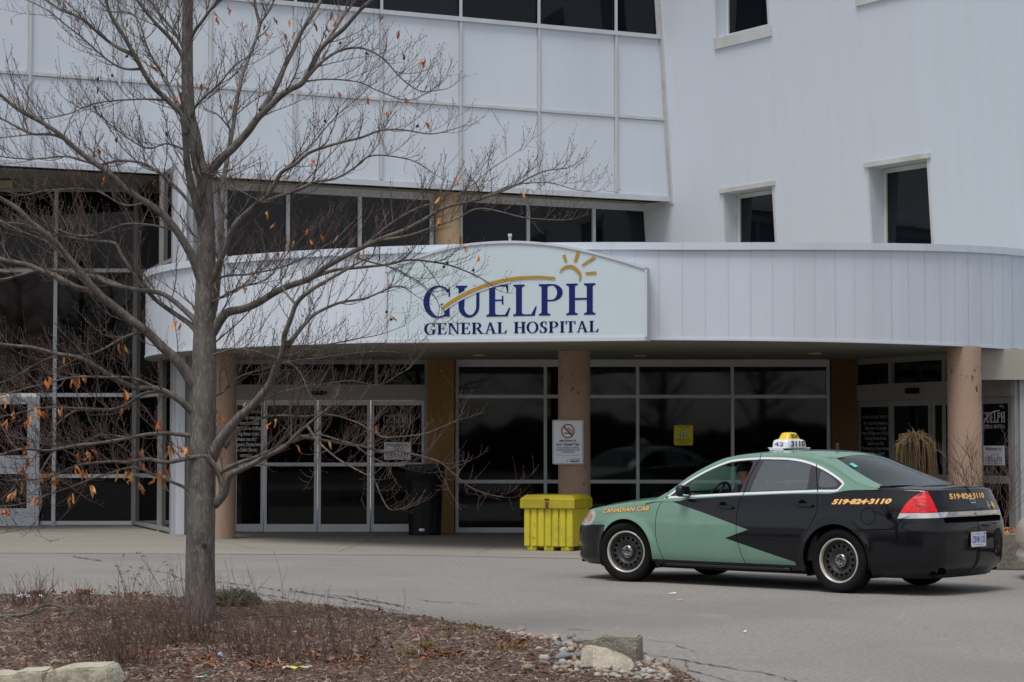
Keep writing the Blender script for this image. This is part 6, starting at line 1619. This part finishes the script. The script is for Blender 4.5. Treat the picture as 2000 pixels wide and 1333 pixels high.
# litter
def crumple(x,y,sx,sy,sz,m,label,seed,name='paper_scrap',cat='litter'):
    rr=random.Random(seed); p=at_g(x,y,.1); bm=bmesh.new(); bmesh.ops.create_icosphere(bm,subdivisions=3,radius=1); bm.verts.index_update()
    V=[]
    for v in bm.verts:
        n=noise.noise(v.co*2.3+Vector((seed,0,0)))*.55+noise.noise(v.co*5+Vector((seed,3,0)))*.25; c=v.co*(1+n); V.append((p.x+c.x*sx,p.y+c.y*sy,hmound(p.x,p.y)+sz*.7+c.z*sz))
    mb=MB().add(V,[[q.index for q in f.verts] for f in bm.faces]); bm.free(); return mb.build(name,m,label=label,cat=cat)
crumple(46,1172,.055,.03,.022,M['paper'],'white paper scrap at the back of the bed on the left',1)
crumple(430,1284,.022,.022,.016,mat('foil_ball',(.45,.45,.55),.3,metal=.3),'crumpled foil ball in front of the tree',2)
crumple(80,1170,.02,.012,.02,M['paper'],'small white scrap among the dead stems',3)
wr=at_g(580,1312,.1); we=empty('wrapper',(wr.x,wr.y,hmound(wr.x,wr.y)),label='crumpled grey and yellow wrapper lying on the mulch',cat='litter')
mb=MB(); rr=random.Random(4)
for i in range(8):
    for j in range(4):
        mb.v.append((-.09+i*.026,-.03+j*.02+rr.gauss(0,.004),.012+.02*abs(math.sin(i*1.1+j))+rr.gauss(0,.003)))
for i in range(7):
    for j in range(3): a=i*4+j; mb.f.append([a,a+4,a+5,a+1]); mb.m.append(1 if 2<=i<=4 and j<2 else 0); mb.sm.append(False)
mb.build('film',[mat('wrapper_grey',(.38,.38,.33),.5),mat('wrapper_yellow',(.6,.55,.03),.5)],we,world=False)
mb=MB(); mb.tube([(-.09,0,.02),(-.11,0,.05),(-.12,0,.085)],[.008,.006,.003],6); mb.build('twist',mat('wrapper_tail',(.42,.30,.22),.6),we,world=False)
p=at_g(400,1326,.1); lo=empty('lollipop_stick',(p.x,p.y,hmound(p.x,p.y)),label='small teal capped white stick on the mulch',cat='litter'); mb=MB(); mb.tube([(-.055,0,.01),(0,0,.015)],.0035,6); mb.build('stick',M['paper'],lo,world=False); mb=MB(); mb.lathe([(0,.0),(.014,.008),(.014,.02),(0,.028)],12,0,(.008,0,0)); mb.build('cap',mat('teal_plastic',(.03,.32,.24),.4),lo,world=False)
# ---------------------------------------------------------------- stones
stm={'cream':mat('cream_stone',(.37,.315,.24),.8,var=.25,vscale=14,fine=.2,fscale=120),'white':mat('white_stone',(.42,.405,.375),.8,var=.2,vscale=14),'grey':mat('grey_stone',(.21,.215,.22),.8,var=.25,vscale=14,fine=.2,fscale=120),'tan':mat('tan_stone',(.31,.23,.15),.8,var=.25,vscale=14),'pink':mat('pinkish_stone',(.34,.24,.20),.8,var=.25,vscale=14)}
def stone_mesh(seed,kind):
    bm=bmesh.new(); bmesh.ops.create_icosphere(bm,subdivisions=3,radius=1); rr=random.Random(seed); off=Vector((rr.random()*50,0,0)); sc=Vector((1,rr.uniform(.65,.9),rr.uniform(.45,.7)))
    for v in bm.verts:
        v.co=v.co*(1+.22*noise.noise(v.co*1.1+off)+.05*noise.noise(v.co*3+off)); v.co=Vector((v.co.x*sc.x,v.co.y*sc.y,v.co.z*sc.z))
    me=bpy.data.meshes.new('river_stone'); bm.to_mesh(me); bm.free(); me.materials.append(stm[kind])
    me.polygons.foreach_set('use_smooth',[True]*len(me.polygons)); return me
sm={k:[stone_mesh(i*7+hash_,k) for i in range(3)] for hash_,k in enumerate(stm)}
placed=[]
lab={'cream':'cream river pebble','white':'whitish river pebble','grey':'blue-grey river pebble','tan':'tan river pebble','pink':'pinkish brown river pebble'}
def stone(x,y,wpx,kind,label,rr,grp='river pebbles around the broken concrete'):
    p=at_g(x,y,.03); sz=wpx/2*p.y/FPX; o=bpy.data.objects.new('river_stone',rr.choice(sm[kind])); COL.objects.link(o)
    o.location=(p.x,p.y,hmound(p.x,p.y)+sz*.38); o.scale=(sz,sz,sz); o.rotation_euler=(rr.gauss(0,.15),rr.gauss(0,.15),rr.uniform(0,3.1)); tag(o,label,'pebble',grp); placed.append((p.x,p.y,sz)); return o
rr=random.Random(31)
for x,y,wp,k,lb in((814,1273,16,'tan','lone tan cobble in the middle of the mulch'),(1003,1243,13,'white','whitish stone near the back edge of the bed, left of the pebble strip'),(1058,1258,17,'cream','cream stone with a brown spot beside the pebble strip'),(1053,1292,20,'cream','oval cream stone alone left of the pebble heap'),(1064,1311,22,'white','flat whitish stone left of the heap'),(1030,1330,30,'tan','large tan oval stone at the bottom edge left of the heap'),(720,1194,10,'cream','leftmost pale pebble on the bed edge by the road'),(748,1195,10,'tan','tan pebble second on the bed edge by the road'),(1035,1292,7,'white','tiny white pebble left of the oval cream stone'),
    (1084,1242,22,'cream','large yellowish cream pebble at the back end of the heap'),(1116,1240,24,'grey','flat grey pebble behind the broken concrete'),(1128,1249,26,'grey','long blue-grey pebble leaning behind the broken concrete'),(1100,1311,40,'grey','largest blue-grey pebble left of the broken concrete'),(1132,1302,24,'grey','blue-grey pebble touching the broken concrete'),(1131,1321,24,'cream','wide cream pebble below the concrete'),(1262,1248+56,26,'pink','brownish pebble at the right end of the heap'),(1285,1304,20,'cream','round cream pebble right of the concrete')):
    stone(x,y,wp,k,lb,rr,None)
def ok(p,sz): return all((p.x-a)**2+((p.y-b)*.9)**2>((sz+c)*.62)**2 for a,b,c in placed)
zones=[((1015,1110),(1236,1252),24),((1080,1160),(1250,1290),24),((1080,1150),(1292,1336),44),((1235,1310),(1278,1336),60),((1150,1250),(1322,1340),26),((940,1030),(1222,1240),6)]
for (xa,xb),(ya,yb),n in zones:
    made=0;tries=0
    while made<n and tries<n*25:
        tries+=1; x,y=rr.uniform(xa,xb),rr.uniform(ya,yb)
        if (xa,ya)==(1015,1236) and abs(y-(1236+(x-1015)*.2+3))>7: continue
        if (xa,ya)==(1080,1250) and y<1250+(x-1080)*.35: continue
        if xa==1235 and (x-1270)/42 and ((x-1268)/46)**2+((y-1312)/38)**2>1: continue
        wp=rr.choice((9,11,14,14,17,20)); p=at_g(x,y,.03); sz=wp/2*p.y/FPX
        if not ok(p,sz): continue
        k=rr.choices(('cream','white','grey','tan','pink'),(34,18,26,12,12))[0]; side='right of' if x>1215 else('left of' if x<1150 else 'in front of')
        if y<1262 and x<1160: side='behind'
        sw={9:'tiny',11:'small',14:'medium',17:'broad',20:'large',24:'very large'}[wp]
        stone(x,y,wp,k,f'{sw} {lab[k]} {side} the broken concrete blocks',rr); made+=1
from collections import defaultdict
_g=defaultdict(list)
for o in scene.objects:
    if o.get('category')=='pebble': _g[o['label']].append(o)
ORD=['leftmost','second from left','third from left','fourth from left','fifth from left','sixth from left','seventh from left','eighth from left','ninth from left','tenth from left']
for k_,v_ in _g.items():
    if len(v_)>1:
        v_.sort(key=lambda o:o.location.x/o.location.y)
        for i,o in enumerate(v_): o['label']=(ORD[i] if i<len(ORD) else 'further right')+' '+k_.replace(' the broken concrete blocks',' the concrete blocks')
# broken concrete blocks
def rough_block(px,d,thick,z0,name,label,m,seed,tilt=0):
    P=[at_d(x,y,d+tilt*max(0,at_d(x,y,d).z)) for x,y in px]; n=len(P); bm=bmesh.new()
    dv=Vector(thick); f=[bm.verts.new(p) for p in P]; bk=[bm.verts.new(p+dv+Vector((0,0,0))) for p in P]
    bm.faces.new(f); bm.faces.new(bk[::-1])
    for i in range(n): bm.faces.new([f[(i+1)%n],f[i],bk[i],bk[(i+1)%n]])
    bmesh.ops.recalc_face_normals(bm,faces=bm.faces); bmesh.ops.bevel(bm,geom=list(bm.edges),offset=.012,segments=2,affect='EDGES')
    bmesh.ops.triangulate(bm,faces=bm.faces); bmesh.ops.subdivide_edges(bm,edges=[e for e in bm.edges if e.calc_length()>.05],cuts=3,use_grid_fill=True); bmesh.ops.subdivide_edges(bm,edges=[e for e in bm.edges if e.calc_length()>.03],cuts=1)
    bmesh.ops.triangulate(bm,faces=bm.faces)
    for v in bm.verts:
        q=v.co; v.co=q+Vector((noise.noise(q*14+Vector((seed,0,0))),noise.noise(q*14+Vector((0,seed,0))),noise.noise(q*14+Vector((0,0,seed)))))*.006+Vector((noise.noise(q*50),noise.noise(q*50+Vector((9,0,0))),0))*.003
    bm.verts.index_update(); mb=MB().add([v.co.copy() for v in bm.verts],[[q.index for q in f_.verts] for f_ in bm.faces]); bm.free()
    return mb.build(name,m,label=label,cat='concrete block',auto=35)
cm=mat('broken_concrete',(.42,.375,.30),.92,col2=(.25,.22,.175),vscale=7,fine=.35,fscale=70,bump=.008,bscale=45)
rough_block([(1135,1262),(1138,1252),(1160,1249),(1175,1247),(1180,1244),(1246,1246),(1247,1302),(1240,1312),(1150,1312)],14.6,(.05,.30,0),0,'concrete_block','upright broken concrete block at the back of the pair',mat('darker_concrete',(.27,.245,.20),.92,col2=(.14,.125,.10),vscale=8,fine=.35,fscale=70,bump=.01,bscale=45),3)  # back block in a darker concrete than the front one
rough_block([(1161,1267),(1182,1264),(1206,1274),(1232,1283),(1240,1292),(1239,1308),(1232,1316),(1212,1317),(1208,1326),(1180,1330),(1164,1326),(1160,1300)],14.0,(-.085,.16,.0),0,'concrete_block','slanted broken concrete block leaning at the front of the pair',cm,8,.75)
lm=mat('limestone',(.50,.46,.36),.9,col2=(.28,.25,.18),vscale=8,fine=.2,fscale=60,bump=.01,bscale=25)
rough_block([(88,1316),(110,1308),(165,1304),(203,1303),(212,1316),(220,1345),(150,1375),(84,1375)],12.85,(.02,.35,0),0,'stone_slab','long pale limestone slab at the bottom left',lm,5)
rough_block([(-40,1322),(-10,1318),(20,1321),(30,1314),(60,1311),(86,1312),(88,1375),(-40,1375)],12.9,(0,.3,0),0,'stone_slab','pale limestone slab cut by the bottom left corner',lm,6)
# small bits on the road
for i,(x,y,m_,lb,s) in enumerate(((1313,1161,M['paper'],'tiny white paper scrap on the road below the taxi',.04),(1327,1174,lc[1],'tan dry leaf on the road near the taxi',.035),(1455,1236,M['paper'],'small white fleck on the open road',.012))):
    p=at_g(x,y); mb=MB(); mb.add([(p.x-s,p.y-.02,.008),(p.x+s,p.y-.015,.012),(p.x+s*.9,p.y+.03,.018),(p.x-s*.8,p.y+.02,.01)],[(0,1,2,3)]); mb.build('road_scrap' if i!=1 else 'fallen_leaf',m_,label=lb,cat='litter')
# ================================================================ WORLD BEHIND THE CAMERA (seen only as reflections and shade)
r=random.Random(66); mb=MB()
M['far']=mat('distant_trees',(.05,.045,.04),.95,var=.4,vscale=.2)
for i in range(34):
    x=(-78+i*3.0 if i<22 else -8+(i-22)*5.5)+r.uniform(-1,1); y=-46+r.uniform(-6,6); h=r.uniform(8,14); mb.tube([(x,y,0),(x+.3,y,h*.5),(x,y,h)],[.3,.2,.04],6)
    for k in range(46):
        z=h*r.uniform(.2,.95); a=r.uniform(0,6.28); L=h*.30*(1.15-z/h)*r.uniform(.7,1.6)+.5; dd=Vector((math.cos(a),math.sin(a),r.uniform(.3,1.1))).normalized(); q=Vector((x,y,z)); e=q+dd*L; mb.tube([q,q.lerp(e,.5)+Vector((0,0,-.1)),e],[.07,.05,.02],3,cap=False)
        for _ in range(5):
            q2=q.lerp(e,r.uniform(.3,1)); d2=(dd+Vector((r.gauss(0,.6),r.gauss(0,.6),r.gauss(0,.5)))).normalized(); mb.tube([q2,q2+d2*L*.4],[.03,.01],3,cap=False)
mb.build('distant_trees',M['far'],kind='stuff')
M['hedge']=mat('added_dark_hedge',(.03,.035,.022),.95,var=.5,vscale=1.2,bump=.1,bscale=3)
mb=MB(); nx_=220
for k,(yy,zf) in enumerate(((-41.5,0),(-41.3,.5),(-41.6,1.0),(-42.2,1.06),(-43.5,1.0))):
    for i in range(nx_+1):
        x=-90+i*.7; h=2.6+1.0*noise.noise(Vector((x*.15,0,0)))+.5*noise.noise(Vector((x*.9,3,0))); mb.v.append((x+noise.noise(Vector((x,k,1)))*.2,yy+noise.noise(Vector((x*1.3,k,5)))*.4,max(0,h*zf+(.3*noise.noise(Vector((x*2,k,9))) if zf else 0))))
for k in range(4):
    for i in range(nx_): a=k*(nx_+1)+i; mb.f.append([a,a+1,a+nx_+2,a+nx_+1]); mb.m.append(0); mb.sm.append(False)
mb.build('added_hedge',M['hedge'],kind='stuff')  # unseen hedge, added to darken what the ground-floor glass reflects
mb=MB(); mb.quad((-90,-41,.004),(70,-41,.004),(70,-6,.004),(-90,-6,.004)); mb.build('added_lawn',mat('added_dark_lawn',(.06,.062,.03),.95,col2=(.10,.085,.05),vscale=.8),kind='structure')  # unseen dark ground, added to mute reflections in the glass
mb=MB()
for i in range(3):
    x=-70+i*22+r.uniform(-3,3); w_=r.uniform(12,18); h=r.uniform(3.5,6); mb.box((x,-58,h/2),(w_,9,h),0); mb.prism([(x-w_/2-.3,-62.8,h),(x+w_/2+.3,-62.8,h),(x,-62.8,h+2.8)],(0,9.6,0),0)
mb.build('distant_houses',mat('distant_houses',(.08,.07,.065),.9,var=.4,vscale=.1),kind='stuff')
